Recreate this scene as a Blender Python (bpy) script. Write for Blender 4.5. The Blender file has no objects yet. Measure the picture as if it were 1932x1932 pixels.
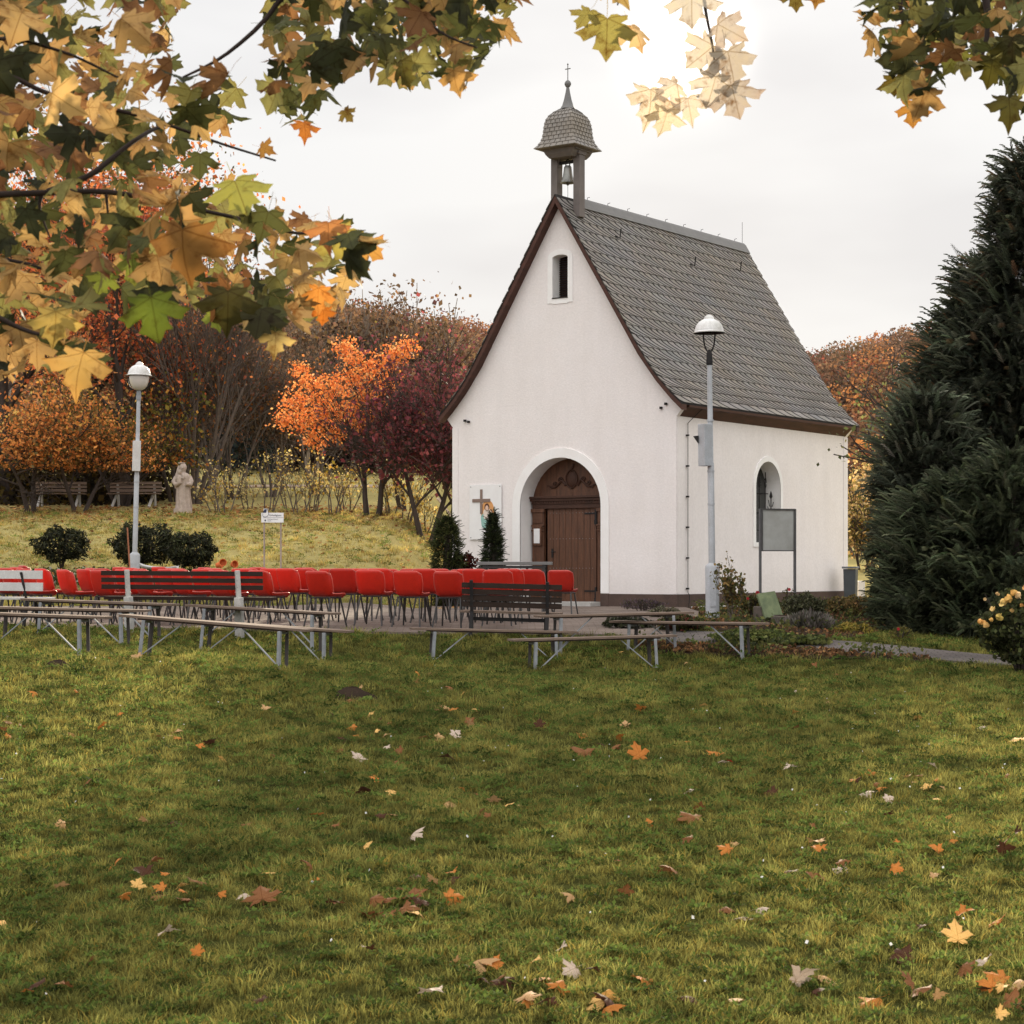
import bpy, math, random
import numpy as np
from mathutils import Vector, Matrix
R = math.radians
rng = np.random.default_rng(7)
random.seed(7)
sc = bpy.context.scene
COL = sc.collection
F = 3720.0; HZ = 1072.0; EYE = 0.86

def at(px, py, Y):
    """photo pixel (1932 grid) at depth Y -> world point"""
    return Vector(((px-966)/F*Y, Y, EYE+(HZ-py)/F*Y))

def S(r, g, b, k=1.0):
    def c(v):
        v /= 255.0
        return (v/12.92 if v <= .04045 else ((v+.055)/1.055)**2.4)*k
    return (c(r), c(g), c(b))

# ------------------------------------------------------------------ object helpers
def tag(o, label=None, cat=None, group=None, kind=None):
    if label: o['label'] = label
    if cat: o['category'] = cat
    if group: o['group'] = group
    if kind: o['kind'] = kind
    return o

def link(name, data, parent=None):
    o = bpy.data.objects.new(name, data); COL.objects.link(o)
    if parent is not None: o.parent = parent
    return o

def empty(name, loc, rz=0.0, label=None, cat=None, group=None):
    o = link(name, None); o.empty_display_size = .2
    o.location = loc; o.rotation_euler = (0, 0, rz)
    return tag(o, label, cat, group)

def copy_tree(o, parent=None):
    c = o.copy(); COL.objects.link(c); c.parent = parent
    for ch in [x for x in bpy.data.objects if x.parent == o]: copy_tree(ch, c)
    return c

class MB:
    def __init__(s): s.V = []; s.Fc = []; s.n = 0; s.C = []
    def add(s, V, Fc, col=None):
        V = [tuple(p) for p in V]
        s.V += V; s.Fc += [tuple(i+s.n for i in f) for f in Fc]; s.n += len(V)
        s.C += [col if col is not None else (1, 1, 1)]*len(V)
        return s
    def box(s, c, d, rot=None, col=None, taper=None):
        hx, hy, hz = d[0]/2, d[1]/2, d[2]/2
        P = [Vector((x*hx, y*hy, z*hz)) for z in (-1, 1) for y in (-1, 1) for x in (-1, 1)]
        if taper:
            for p in P[4:]: p.x *= taper; p.y *= taper
        if rot is not None: P = [rot @ p for p in P]
        P = [p+Vector(c) for p in P]
        return s.add(P, [(0, 2, 3, 1), (4, 5, 7, 6), (0, 1, 5, 4), (2, 6, 7, 3), (0, 4, 6, 2), (1, 3, 7, 5)], col)
    def bar(s, a, b, w, h, up=(0, 0, 1), col=None):
        a = Vector(a); b = Vector(b); d = (b-a); L = d.length; d.normalize()
        up = Vector(up); x = d.cross(up)
        if x.length < 1e-4: x = d.cross(Vector((1, 0, 0)))
        x.normalize(); z = x.cross(d)
        M = Matrix((x, d, z)).transposed()
        return s.box((a+b)/2, (w, L, h), M, col)
    def tube(s, P, r, n=8, cap=True, col=None):
        P = [Vector(p) for p in P]
        if not hasattr(r, '__len__'): r = [r]*len(P)
        V = []; t0 = None
        for i, p in enumerate(P):
            t = (P[min(i+1, len(P)-1)]-P[max(i-1, 0)]).normalized()
            if t0 is None:
                x = t.cross(Vector((0, 0, 1)))
                if x.length < .05: x = t.cross(Vector((1, 0, 0)))
            else:
                x = x - t*x.dot(t)
            x.normalize(); y = t.cross(x); t0 = t
            for k in range(n):
                a = 2*math.pi*k/n
                V.append(p+(x*math.cos(a)+y*math.sin(a))*r[i])
        Fc = []
        for i in range(len(P)-1):
            for k in range(n):
                Fc.append((i*n+k, i*n+(k+1) % n, (i+1)*n+(k+1) % n, (i+1)*n+k))
        if cap:
            Fc.append(tuple(reversed(range(n)))); m = (len(P)-1)*n; Fc.append(tuple(m+k for k in range(n)))
        return s.add(V, Fc, col)
    def lathe(s, prof, c=(0, 0, 0), n=24, sx=1, sy=1, rot=0.0, col=None, cap=True):
        V = []
        for (r, z) in prof:
            for k in range(n):
                a = 2*math.pi*k/n+rot
                V.append((c[0]+r*math.cos(a)*sx, c[1]+r*math.sin(a)*sy, c[2]+z))
        Fc = []
        for i in range(len(prof)-1):
            for k in range(n):
                Fc.append((i*n+k, i*n+(k+1) % n, (i+1)*n+(k+1) % n, (i+1)*n+k))
        if cap:
            Fc.append(tuple(reversed(range(n)))); m = (len(prof)-1)*n; Fc.append(tuple(m+k for k in range(n)))
        return s.add(V, Fc, col)
    def prism(s, poly, f, d0, d1, col=None):
        """poly: 2D list; f(a,b,d)->3D; extruded between d0 and d1 (n-gon caps)"""
        n = len(poly)
        V = [f(a, b, d0) for a, b in poly]+[f(a, b, d1) for a, b in poly]
        Fc = [tuple(range(n)), tuple(reversed(range(n, 2*n)))]
        for k in range(n): Fc.append((k, k+n, (k+1) % n+n, (k+1) % n))
        return s.add(V, Fc, col)
    def grid(s, G, col=None, flip=False):
        h = len(G); w = len(G[0]); V = [p for row in G for p in row]
        Fc = [(i*w+j, i*w+j+1, (i+1)*w+j+1, (i+1)*w+j) for i in range(h-1) for j in range(w-1)]
        if flip: Fc = [tuple(reversed(f)) for f in Fc]
        return s.add(V, Fc, col)
    def build(s, name, mat, parent=None, smooth=False, bevel=0, recalc=True, usecol=False):
        me = bpy.data.meshes.new(name); me.from_pydata(s.V, [], s.Fc)
        if recalc:
            import bmesh
            bm = bmesh.new(); bm.from_mesh(me); bmesh.ops.recalc_face_normals(bm, faces=bm.faces); bm.to_mesh(me); bm.free()
        if usecol:
            ca = me.color_attributes.new('Col', 'FLOAT_COLOR', 'POINT')
            ca.data.foreach_set('color', np.concatenate([np.array(s.C, dtype=np.float32), np.ones((len(s.C), 1), np.float32)], 1).ravel())
        me.update()
        o = link(name, me, parent); me.materials.append(mat)
        if smooth:
            me.polygons.foreach_set('use_smooth', [True]*len(me.polygons))
            if smooth != 'all':
                try: me.set_sharp_from_angle(angle=R(40))
                except Exception: pass
        if bevel:
            b = o.modifiers.new('b', 'BEVEL'); b.width = bevel; b.segments = 2; b.limit_method = 'ANGLE'
        return o

def np_mesh(name, V, Fidx, mat, parent=None, col=None, smooth=False, uv=None):
    """V (n,3), Fidx (m,k) uniform face size, col (n,3) per vertex"""
    V = np.asarray(V, np.float32); Fidx = np.asarray(Fidx, np.int32)
    me = bpy.data.meshes.new(name); k = Fidx.shape[1]; m = Fidx.shape[0]
    me.vertices.add(len(V)); me.vertices.foreach_set('co', V.ravel())
    me.loops.add(m*k); me.loops.foreach_set('vertex_index', Fidx.ravel())
    me.polygons.add(m); me.polygons.foreach_set('loop_start', np.arange(0, m*k, k, dtype=np.int32))
    me.polygons.foreach_set('loop_total', np.full(m, k, np.int32))
    if smooth: me.polygons.foreach_set('use_smooth', np.ones(m, bool))
    if col is not None:
        ca = me.color_attributes.new('Col', 'FLOAT_COLOR', 'POINT')
        ca.data.foreach_set('color', np.concatenate([np.asarray(col, np.float32), np.ones((len(V), 1), np.float32)], 1).ravel())
    if uv is not None:
        u = me.uv_layers.new(name='UVMap'); u.data.foreach_set('uv', np.asarray(uv, np.float32)[Fidx.ravel()].ravel())
    me.update(calc_edges=True); me.validate()
    me.materials.append(mat)
    return link(name, me, parent)

def quat_rand(n, r=rng):
    q = r.normal(size=(n, 4)); q /= np.linalg.norm(q, axis=1)[:, None]
    w, x, y, z = q.T
    return np.stack([np.stack([1-2*(y*y+z*z), 2*(x*y-z*w), 2*(x*z+y*w)], 1),
                     np.stack([2*(x*y+z*w), 1-2*(x*x+z*z), 2*(y*z-x*w)], 1),
                     np.stack([2*(x*z-y*w), 2*(y*z+x*w), 1-2*(x*x+y*y)], 1)], 1)

def frames(d, up=None, r=rng):
    """rotation matrices whose Y axis is d (n,3); random-ish roll unless up given"""
    d = d/np.linalg.norm(d, axis=1)[:, None]
    a = r.normal(size=d.shape) if up is None else np.broadcast_to(up, d.shape).astype(float)+r.normal(size=d.shape)*.25
    x = np.cross(d, a); x /= np.linalg.norm(x, axis=1)[:, None]+1e-9
    z = np.cross(x, d)
    return np.stack([x, d, z], 2)

def instance(TV, TF, Rm, T, Sc, cols=None, tcol=None):
    """merge copies of template (TV,TF) with rotations Rm (n,3,3), T (n,3), Sc (n,) ; cols (n,3) ; tcol (k,) multiplier"""
    n = len(T); k = len(TV)
    V = np.einsum('nij,kj->nki', Rm, TV)*np.asarray(Sc).reshape(n, 1, -1)+T[:, None, :]
    Fx = (TF[None]+(np.arange(n)*k)[:, None, None]).reshape(-1, TF.shape[1])
    C = None
    if cols is not None:
        C = np.repeat(cols[:, None, :], k, 1)
        if tcol is not None: C = C*np.asarray(tcol)[None, :, None]
        C = C.reshape(-1, 3)
    return V.reshape(-1, 3), Fx, C

LEAFQ = (np.array([[0, -.5, 0], [.36, -.05, .06], [0, .5, 0], [-.36, -.05, .06]]), np.array([[0, 1, 2, 3]]))

def pick(pal, n, r=rng, jit=.18):
    pal = np.array(pal); w = None
    if pal.shape[1] == 4: w = pal[:, 3]/pal[:, 3].sum(); pal = pal[:, :3]
    c = pal[r.choice(len(pal), n, p=w)]
    return c*(1+r.normal(size=(n, 1))*jit).clip(.3, 1.8)*(1+r.normal(size=(n, 3))*.05)

# ------------------------------------------------------------------ materials
def newmat(name):
    m = bpy.data.materials.new(name); m.use_nodes = True
    nt = m.node_tree; nt.nodes.clear()
    return m, nt, nt.nodes, nt.links

def pmat(name, col, rough=.75, var=.2, scale=4.0, bump=0.0, bscale=60.0, metal=0.0, col2=None, attr=False, transl=0.0, spec=.3,
         coord='Object', patch=.5, fine=0.0, stretch=None, objvar=0.0, streak=0.0):
    m, nt, N, L = newmat(name)
    out = N.new('ShaderNodeOutputMaterial'); p = N.new('ShaderNodeBsdfPrincipled')
    p.inputs['Roughness'].default_value = rough; p.inputs['Metallic'].default_value = metal
    p.inputs['Specular IOR Level'].default_value = spec
    tc = N.new('ShaderNodeTexCoord'); src = tc.outputs[coord]
    if stretch:
        mp = N.new('ShaderNodeMapping'); mp.inputs['Scale'].default_value = stretch; L.new(src, mp.inputs['Vector']); src = mp.outputs[0]
    nz = N.new('ShaderNodeTexNoise'); nz.inputs['Scale'].default_value = scale; nz.inputs['Detail'].default_value = 8; nz.inputs['Roughness'].default_value = .65
    L.new(src, nz.inputs['Vector'])
    rp = N.new('ShaderNodeValToRGB'); rp.color_ramp.elements[0].position = patch-.2; rp.color_ramp.elements[1].position = patch+.2
    L.new(nz.outputs['Fac'], rp.inputs[0])
    mix = N.new('ShaderNodeMix'); mix.data_type = 'RGBA'
    c2 = col2 if col2 is not None else tuple(c*(1-var*2) for c in col)
    L.new(rp.outputs[0], mix.inputs['Factor'])
    mix.inputs['A'].default_value = (*col, 1); mix.inputs['B'].default_value = (*c2, 1)
    res = mix.outputs['Result']
    if attr:
        at_ = N.new('ShaderNodeAttribute'); at_.attribute_name = 'Col'
        mm = N.new('ShaderNodeMix'); mm.data_type = 'RGBA'; mm.blend_type = 'MULTIPLY'; mm.inputs['Factor'].default_value = 1
        L.new(res, mm.inputs['A']); L.new(at_.outputs['Color'], mm.inputs['B']); res = mm.outputs['Result']
    if fine:
        n2 = N.new('ShaderNodeTexNoise'); n2.inputs['Scale'].default_value = scale*14; n2.inputs['Detail'].default_value = 4
        L.new(src, n2.inputs['Vector'])
        mr = N.new('ShaderNodeMapRange'); mr.inputs['From Min'].default_value = .3; mr.inputs['From Max'].default_value = .7
        mr.inputs['To Min'].default_value = 1-fine; mr.inputs['To Max'].default_value = 1+fine
        L.new(n2.outputs['Fac'], mr.inputs['Value'])
        mm = N.new('ShaderNodeMix'); mm.data_type = 'RGBA'; mm.blend_type = 'MULTIPLY'; mm.inputs['Factor'].default_value = 1
        L.new(res, mm.inputs['A']); L.new(mr.outputs[0], mm.inputs['B']); res = mm.outputs['Result']
    def mulby(res, fac):
        mm = N.new('ShaderNodeMix'); mm.data_type = 'RGBA'; mm.blend_type = 'MULTIPLY'; mm.inputs['Factor'].default_value = 1
        L.new(res, mm.inputs['A']); L.new(fac, mm.inputs['B']); return mm.outputs['Result']
    if objvar:
        oi = N.new('ShaderNodeObjectInfo'); mr = N.new('ShaderNodeMapRange'); mr.inputs['To Min'].default_value = 1-objvar; mr.inputs['To Max'].default_value = 1+objvar
        L.new(oi.outputs['Random'], mr.inputs['Value']); res = mulby(res, mr.outputs[0])
    if streak:
        mp_ = N.new('ShaderNodeMapping'); mp_.inputs['Scale'].default_value = (1.5, 1.5, .22); L.new(tc.outputs[coord], mp_.inputs['Vector'])
        n3 = N.new('ShaderNodeTexNoise'); n3.inputs['Scale'].default_value = 2.2; n3.inputs['Detail'].default_value = 6; L.new(mp_.outputs[0], n3.inputs['Vector'])
        mr = N.new('ShaderNodeMapRange'); mr.inputs['From Min'].default_value = .42; mr.inputs['From Max'].default_value = .70; mr.inputs['To Min'].default_value = 1; mr.inputs['To Max'].default_value = 1-streak
        L.new(n3.outputs['Fac'], mr.inputs['Value']); res = mulby(res, mr.outputs[0])
        sz = N.new('ShaderNodeSeparateXYZ'); L.new(tc.outputs[coord], sz.inputs[0])     # splash dirt near the plinth
        ad_ = N.new('ShaderNodeMath'); ad_.operation = 'MULTIPLY_ADD'; ad_.inputs[1].default_value = -1.1; L.new(nz.outputs['Fac'], ad_.inputs[0]); L.new(sz.outputs['Z'], ad_.inputs[2])
        mr = N.new('ShaderNodeMapRange'); mr.inputs['From Min'].default_value = -.3; mr.inputs['From Max'].default_value = .45; mr.inputs['To Min'].default_value = 1-streak*1.6; mr.inputs['To Max'].default_value = 1
        L.new(ad_.outputs[0], mr.inputs['Value']); res = mulby(res, mr.outputs[0])
    L.new(res, p.inputs['Base Color'])
    if bump:
        nb = N.new('ShaderNodeTexNoise'); nb.inputs['Scale'].default_value = bscale; nb.inputs['Detail'].default_value = 5
        L.new(src, nb.inputs['Vector'])
        b = N.new('ShaderNodeBump'); b.inputs['Strength'].default_value = bump; b.inputs['Distance'].default_value = .01
        L.new(nb.outputs['Fac'], b.inputs['Height']); L.new(b.outputs[0], p.inputs['Normal'])
    sh = p.outputs[0]
    if transl:
        t = N.new('ShaderNodeBsdfTranslucent'); L.new(res, t.inputs['Color'])
        ms = N.new('ShaderNodeMixShader'); ms.inputs[0].default_value = transl
        L.new(p.outputs[0], ms.inputs[1]); L.new(t.outputs[0], ms.inputs[2]); sh = ms.outputs[0]
    L.new(sh, out.inputs[0])
    return m

M = {}
M['plaster'] = pmat('plaster', (.86, .80, .775), .9, scale=1.3, col2=(.82, .755, .72), bump=.5, bscale=30, fine=.04, streak=.035)
M['plaster_smooth'] = pmat('plaster_smooth', (.92, .89, .865), .85, scale=2.5, col2=(.85, .815, .78), bump=.15, bscale=40, fine=.02)
M['plinth'] = pmat('plinth_paint', S(92, 74, 66), .85, scale=3, col2=S(74, 60, 54), bump=.5, fine=.1)
M['slate'] = pmat('slate', (.215, .203, .195), .62, scale=.8, col2=(.235, .195, .15), attr=True, fine=.14, spec=.5, bump=.3, bscale=30)
M['slate_under'] = pmat('slate_under', (.035, .03, .028), .9)
M['barge'] = pmat('brown_board', S(88, 56, 46), .7, scale=2, col2=S(66, 44, 36), fine=.1, stretch=(1, 1, 6))
M['lead'] = pmat('lead_sheet', (.15, .145, .14), .8, scale=4, col2=(.19, .18, .17), spec=.5)
M['door'] = pmat('door_wood', S(108, 70, 48), .6, scale=2.2, col2=S(72, 48, 35), fine=.25, stretch=(9, 9, 1), bump=.2, bscale=12, spec=.4)
M['door_dark'] = pmat('door_wood_dark', S(78, 50, 37), .6, scale=3, col2=S(58, 38, 29), fine=.2)
M['iron'] = pmat('black_iron', (.018, .017, .018), .6, scale=8, col2=(.035, .03, .028), spec=.15)
M['metal'] = pmat('galvanised_metal', (.33, .34, .355), .6, scale=6, col2=(.20, .205, .21), metal=.0, spec=.25)
M['postgrey'] = pmat('grey_post_paint', (.44, .45, .47), .5, scale=5, col2=(.34, .34, .34), fine=.12, patch=.58)
M['domewhite'] = pmat('dirty_white_dome', (.72, .70, .68), .35, scale=3.5, col2=(.36, .33, .26), spec=.5, patch=.62, fine=.1)
M['globe'] = pmat('opal_globe', (.66, .6, .54), .25, scale=2, col2=(.55, .5, .46), spec=.6)
M['domedark'] = pmat('dark_inside', (.05, .045, .06), .6)
M['red'] = pmat('red_plastic', (.56, .022, .010), .36, scale=7, col2=(.45, .018, .010), spec=.38, fine=.07, transl=.03, objvar=.22)
M['blacktube'] = pmat('black_tube', (.022, .022, .024), .4, scale=9, col2=(.04, .035, .03), spec=.5)
M['board'] = pmat('weathered_board', (.23, .165, .125), .85, scale=3, col2=(.12, .085, .065), spec=.1, fine=.22, stretch=(1, 12, 12), bump=.2, bscale=20)
M['darkwood'] = pmat('dark_slat_wood', (.030, .021, .017), .95, scale=4, col2=(.045, .031, .025), spec=.04, fine=.15, stretch=(1, 10, 10))
M['whitewood'] = pmat('white_slat_paint', (.66, .64, .62), .6, scale=5, col2=(.52, .49, .46), fine=.08)
M['concrete'] = pmat('concrete', (.52, .50, .47), .85, scale=6, col2=(.38, .36, .33), bump=.4, fine=.1)
M['stone'] = pmat('statue_stone', (.50, .40, .34), .9, scale=7, col2=(.33, .27, .22), bump=.6, bscale=40, fine=.15)
M['greenstone'] = pmat('green_slab', (.17, .20, .10), .7, scale=7, col2=(.07, .09, .05), fine=.1, patch=.55)
M['trough'] = pmat('trough_stone', (.12, .09, .075), .9, scale=6, col2=(.07, .06, .045), bump=.5)
M['bin'] = pmat('grey_bin_plastic', (.065, .075, .085), .45, scale=4, col2=(.05, .055, .06), spec=.4)
M['glassy'] = pmat('noticeboard_glass', (.50, .51, .485), .5, scale=2, col2=(.33, .32, .29), spec=.5)
M['bronze'] = pmat('bell_bronze', (.34, .33, .30), .4, scale=5, col2=(.2, .2, .19), metal=.6)
M['turret'] = pmat('turret_sheet', (.18, .15, .135), .7, scale=3, col2=(.13, .108, .098), spec=.4)
M['winglass'] = pmat('leaded_glass', (.012, .016, .018), .15, scale=9, col2=(.05, .05, .04), spec=.8)
M['paper'] = pmat('white_paper', (.86, .84, .82), .6, scale=4, col2=(.8, .77, .75))
M['signblue'] = pmat('sign_dark_print', (.035, .04, .09), .6, var=.05)
M['soil'] = pmat('soil', (.045, .030, .022), 1, spec=0, scale=9, col2=(.03, .022, .016), bump=1, bscale=30, fine=.3)
M['bark'] = pmat('bark', (.075, .055, .045), .95, scale=8, col2=(.035, .027, .023), bump=.6, bscale=30, stretch=(1, 1, .3))
M['barkmaple'] = pmat('twig_bark', (.045, .028, .022), .9, scale=10, col2=(.025, .017, .014))
M['leaf'] = pmat('foliage', (1, 1, 1), .7, var=.06, attr=True, transl=.42, spec=.15)
M['leafdark'] = pmat('evergreen_foliage', (1, 1, 1), .75, var=.12, scale=.8, attr=True, transl=.12, spec=.15)
M['hillleaf'] = pmat('far_foliage', (1, 1, 1), .9, var=.05, attr=True, transl=.25, spec=.05)
M['petal'] = pmat('petals', (1, 1, 1), .7, var=.04, attr=True, transl=.3, spec=.1)
M['gravel'] = pmat('white_gravel', (.62, .6, .58), .9, scale=40, col2=(.35, .33, .3), bump=1, bscale=60)

# ------------------------------------------------------------------ camera
cam = bpy.data.cameras.new('camera'); camo = bpy.data.objects.new('camera', cam); COL.objects.link(camo)
camo.location = (0, 0, EYE); camo.rotation_euler = (R(90), 0, 0)
cam.sensor_width = 36; cam.sensor_height = 36; cam.lens = F/1932*36
cam.shift_y = (HZ-966)/1932
cam.clip_start = .05; cam.clip_end = 5000
cam.dof.use_dof = True; cam.dof.focus_distance = 36; cam.dof.aperture_fstop = 15
sc.camera = camo

# ------------------------------------------------------------------ light
SUN_EL = R(14.8); SUN_AZ = R(5.0)      # azimuth to the right of +Y
sd = Vector((math.sin(SUN_AZ)*math.cos(SUN_EL), math.cos(SUN_AZ)*math.cos(SUN_EL), math.sin(SUN_EL)))
sun = bpy.data.lights.new('sun', 'SUN'); sun.energy = 8.0; sun.angle = R(3.0); sun.color = (1, .86, .64)
so = bpy.data.objects.new('sun', sun); COL.objects.link(so); so.location = sd*60
so.rotation_euler = sd.to_track_quat('Z', 'Y').to_euler()

w = bpy.data.worlds.new('World'); sc.world = w; w.use_nodes = True
nt = w.node_tree; N = nt.nodes; L = nt.links; N.clear()
out = N.new('ShaderNodeOutputWorld'); bg = N.new('ShaderNodeBackground'); bg.inputs[1].default_value = 0.1
sky = N.new('ShaderNodeTexSky'); sky.sky_type = 'NISHITA'; sky.sun_disc = False; sky.sun_elevation = SUN_EL; sky.sun_rotation = SUN_AZ
tc = N.new('ShaderNodeTexCoord'); sep = N.new('ShaderNodeSeparateXYZ'); L.new(tc.outputs['Generated'], sep.inputs[0])
# overcast luminance: horizon 1, zenith brighter
zr = N.new('ShaderNodeMapRange'); zr.inputs['From Min'].default_value = 0.0; zr.inputs['From Max'].default_value = 1.0
zr.inputs['To Min'].default_value = 8.35; zr.inputs['To Max'].default_value = 18.0
pw = N.new('ShaderNodeMath'); pw.operation = 'POWER'; pw.inputs[1].default_value = 1.6
mx = N.new('ShaderNodeMath'); mx.operation = 'MAXIMUM'; mx.inputs[1].default_value = 0
L.new(sep.outputs['Z'], mx.inputs[0]); L.new(mx.outputs[0], pw.inputs[0]); L.new(pw.outputs[0], zr.inputs['Value'])
# clouds: soft large noise, flattened
mp = N.new('ShaderNodeMapping'); mp.inputs['Scale'].default_value = (2.2, 2.2, 6.5); mp.inputs['Location'].default_value = (.35, .2, .1); mp.inputs['Rotation'].default_value = (0, R(14), 0)
L.new(tc.outputs['Generated'], mp.inputs['Vector'])
nz = N.new('ShaderNodeTexNoise'); nz.inputs['Scale'].default_value = 1.7; nz.inputs['Detail'].default_value = 4; nz.inputs['Roughness'].default_value = .45
L.new(mp.outputs[0], nz.inputs['Vector'])
cr = N.new('ShaderNodeValToRGB'); cr.color_ramp.elements[0].position = .40; cr.color_ramp.elements[1].position = .56
cr.color_ramp.elements[0].color = (.885, .88, .89, 1); cr.color_ramp.elements[1].color = (1.0, 1.0, 1.0, 1)
L.new(nz.outputs['Fac'], cr.inputs[0])
cm = N.new('ShaderNodeVectorMath'); cm.operation = 'SCALE'; bk = N.new('ShaderNodeMapRange'); bk.interpolation_type = 'SMOOTHSTEP'; bk.inputs['From Min'].default_value = .25; bk.inputs['From Max'].default_value = -.5; bk.inputs['To Min'].default_value = 1; bk.inputs['To Max'].default_value = 1.50
L.new(sep.outputs['Y'], bk.inputs['Value']); zm = N.new('ShaderNodeMath'); zm.operation = 'MULTIPLY'; L.new(zr.outputs[0], zm.inputs[0]); L.new(bk.outputs[0], zm.inputs[1])
L.new(cr.outputs[0], cm.inputs[0]); L.new(zm.outputs[0], cm.inputs['Scale'])
# glow of the veiled sun
dot = N.new('ShaderNodeVectorMath'); dot.operation = 'DOT_PRODUCT'; L.new(tc.outputs['Generated'], dot.inputs[0]); dot.inputs[1].default_value = sd
gl = N.new('ShaderNodeMapRange'); gl.inputs['From Min'].default_value = .990; gl.inputs['From Max'].default_value = 1; gl.inputs['To Min'].default_value = 0; gl.inputs['To Max'].default_value = 1
L.new(dot.outputs['Value'], gl.inputs['Value'])
gp = N.new('ShaderNodeMath'); gp.operation = 'POWER'; gp.inputs[1].default_value = 55; L.new(gl.outputs[0], gp.inputs[0])
gs = N.new('ShaderNodeVectorMath'); gs.operation = 'SCALE'; gs.inputs[0].default_value = (1, .96, .9)
g2 = N.new('ShaderNodeMath'); g2.operation = 'MULTIPLY'; g2.inputs[1].default_value = 30; L.new(gp.outputs[0], g2.inputs[0]); L.new(g2.outputs[0], gs.inputs['Scale'])
ad = N.new('ShaderNodeVectorMath'); ad.operation = 'ADD'; L.new(cm.outputs[0], ad.inputs[0]); L.new(gs.outputs[0], ad.inputs[1])
ms = N.new('ShaderNodeMix'); ms.data_type = 'RGBA'; ms.inputs['Factor'].default_value = .97
L.new(sky.outputs[0], ms.inputs['A']); L.new(ad.outputs[0], ms.inputs['B']); L.new(ms.outputs['Result'], bg.inputs[0])
L.new(bg.outputs[0], out.inputs[0])
sc.view_settings.view_transform = 'Standard'; sc.view_settings.look = 'None'; sc.view_settings.exposure = 0; sc.view_settings.gamma = 1
sc.cycles.max_bounces = 4; sc.cycles.diffuse_bounces = 2; sc.cycles.glossy_bounces = 2; sc.cycles.transmission_bounces = 2; sc.cycles.transparent_max_bounces = 6
sc.cycles.use_denoising = True; sc.cycles.use_adaptive_sampling = True; sc.cycles.adaptive_threshold = .02; sc.cycles.sample_clamp_indirect = 6

# ------------------------------------------------------------------ terrain
def gp_(px, Y, py):
    p = at(px, py, Y); return (p.x, p.y, p.z)
CP = [gp_(61, 22.4, 1234), gp_(285, 21.9, 1240), gp_(517, 21.5, 1261), gp_(229, 24.2, 1220), gp_(275, 25.4, 1204), gp_(399, 26.2, 1208),
      gp_(569, 25.8, 1227), gp_(590, 24.2, 1246), gp_(840, 25.6, 1243), gp_(1030, 25.8, 1240), gp_(1024, 24.7, 1261), gp_(1223, 25.2, 1259),
      gp_(1076, 26.1, 1226), gp_(1241, 26.5, 1226), gp_(1388, 25.8, 1241), gp_(890, 27, 1207), (-6, 28, 0), (-3, 28, 0), (0, 28, -.02), (2.5, 28, -.04),
      (-7, 31, .03), (-3, 31, .02), (0, 31, .0), (3, 31, 0), (-7, 35, .1), (-3, 35, .07), (1, 35, 0), (5, 35, -.02), (9, 35, -.05), (6, 31, -.16), (8, 30, -.28),
      gp_(1560, 26.3, 1217), gp_(1850, 25.2, 1252), (9, 25, -.36), (-8, 24, -.0), (-8, 28, .05),
      (-5, 18, -.28), (0, 21, -.46), (4, 21, -.52), (8, 20, -.5), (-8, 18, -.25), (0, 17, -.58), (4, 16, -.62), (-3, 14, -.55), (2, 13, -.66), (7, 13, -.66),
      (-6, 12, -.6), (0, 9, -.72), (-3, 9, -.7), (4, 9, -.72), (-5, 5, -.74), (0, 5, -.75), (5, 5, -.74), (0, 0, -.76), (-8, 0, -.76), (8, 0, -.76)]
CP = np.array(CP)
def _K(d): return np.where(d > 0, d*d*np.log(d+1e-12), 0)
_n = len(CP); _A = np.zeros((_n+3, _n+3))
_A[:_n, :_n] = _K(np.linalg.norm(CP[:, None, :2]-CP[None, :, :2], axis=2))+np.eye(_n)*.6
_A[:_n, _n] = 1; _A[:_n, _n+1:] = CP[:, :2]; _A[_n, :_n] = 1; _A[_n+1:, :_n] = CP[:, :2].T
_w = np.linalg.solve(_A, np.concatenate([CP[:, 2], [0, 0, 0]]))
def sstep(x): x = np.clip(x, 0, 1); return x*x*(3-2*x)
def H(X, Y):
    X = np.asarray(X, float); Y = np.asarray(Y, float)
    X, Y = np.broadcast_arrays(X, Y); sh = X.shape
    x = np.clip(X.ravel(), -9, 10); y = np.clip(Y.ravel(), 0, 36)
    D = np.hypot(x[:, None]-CP[None, :, 0], y[:, None]-CP[None, :, 1])
    z = (_K(D)@_w[:_n]+_w[_n]+_w[_n+1]*x+_w[_n+2]*y).reshape(sh)
    rear = np.interp(Y, [33, 38, 42, 46, 50, 56, 62, 70, 80, 100, 130, 200], [.07, .13, .36, .84, 1.33, 2.06, 2.72, 3.3, 4.1, 5.8, 8.5, 16])
    s = .30+.70*sstep((-.8-X)/3.0)
    inb = sstep((54-Y)/4)*sstep((X+3.2)/1.6)*sstep((11-X)/2)
    rear = rear*s*(1-inb)+.0
    b = sstep((Y-34)/5)
    return z*(1-b)+rear*b
def h(x, y): return float(H(np.array([x]), np.array([y]))[0])
def ground_at(px, py, Y):
    p = at(px, py, Y); p.z = h(p.x, p.y); return p

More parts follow.
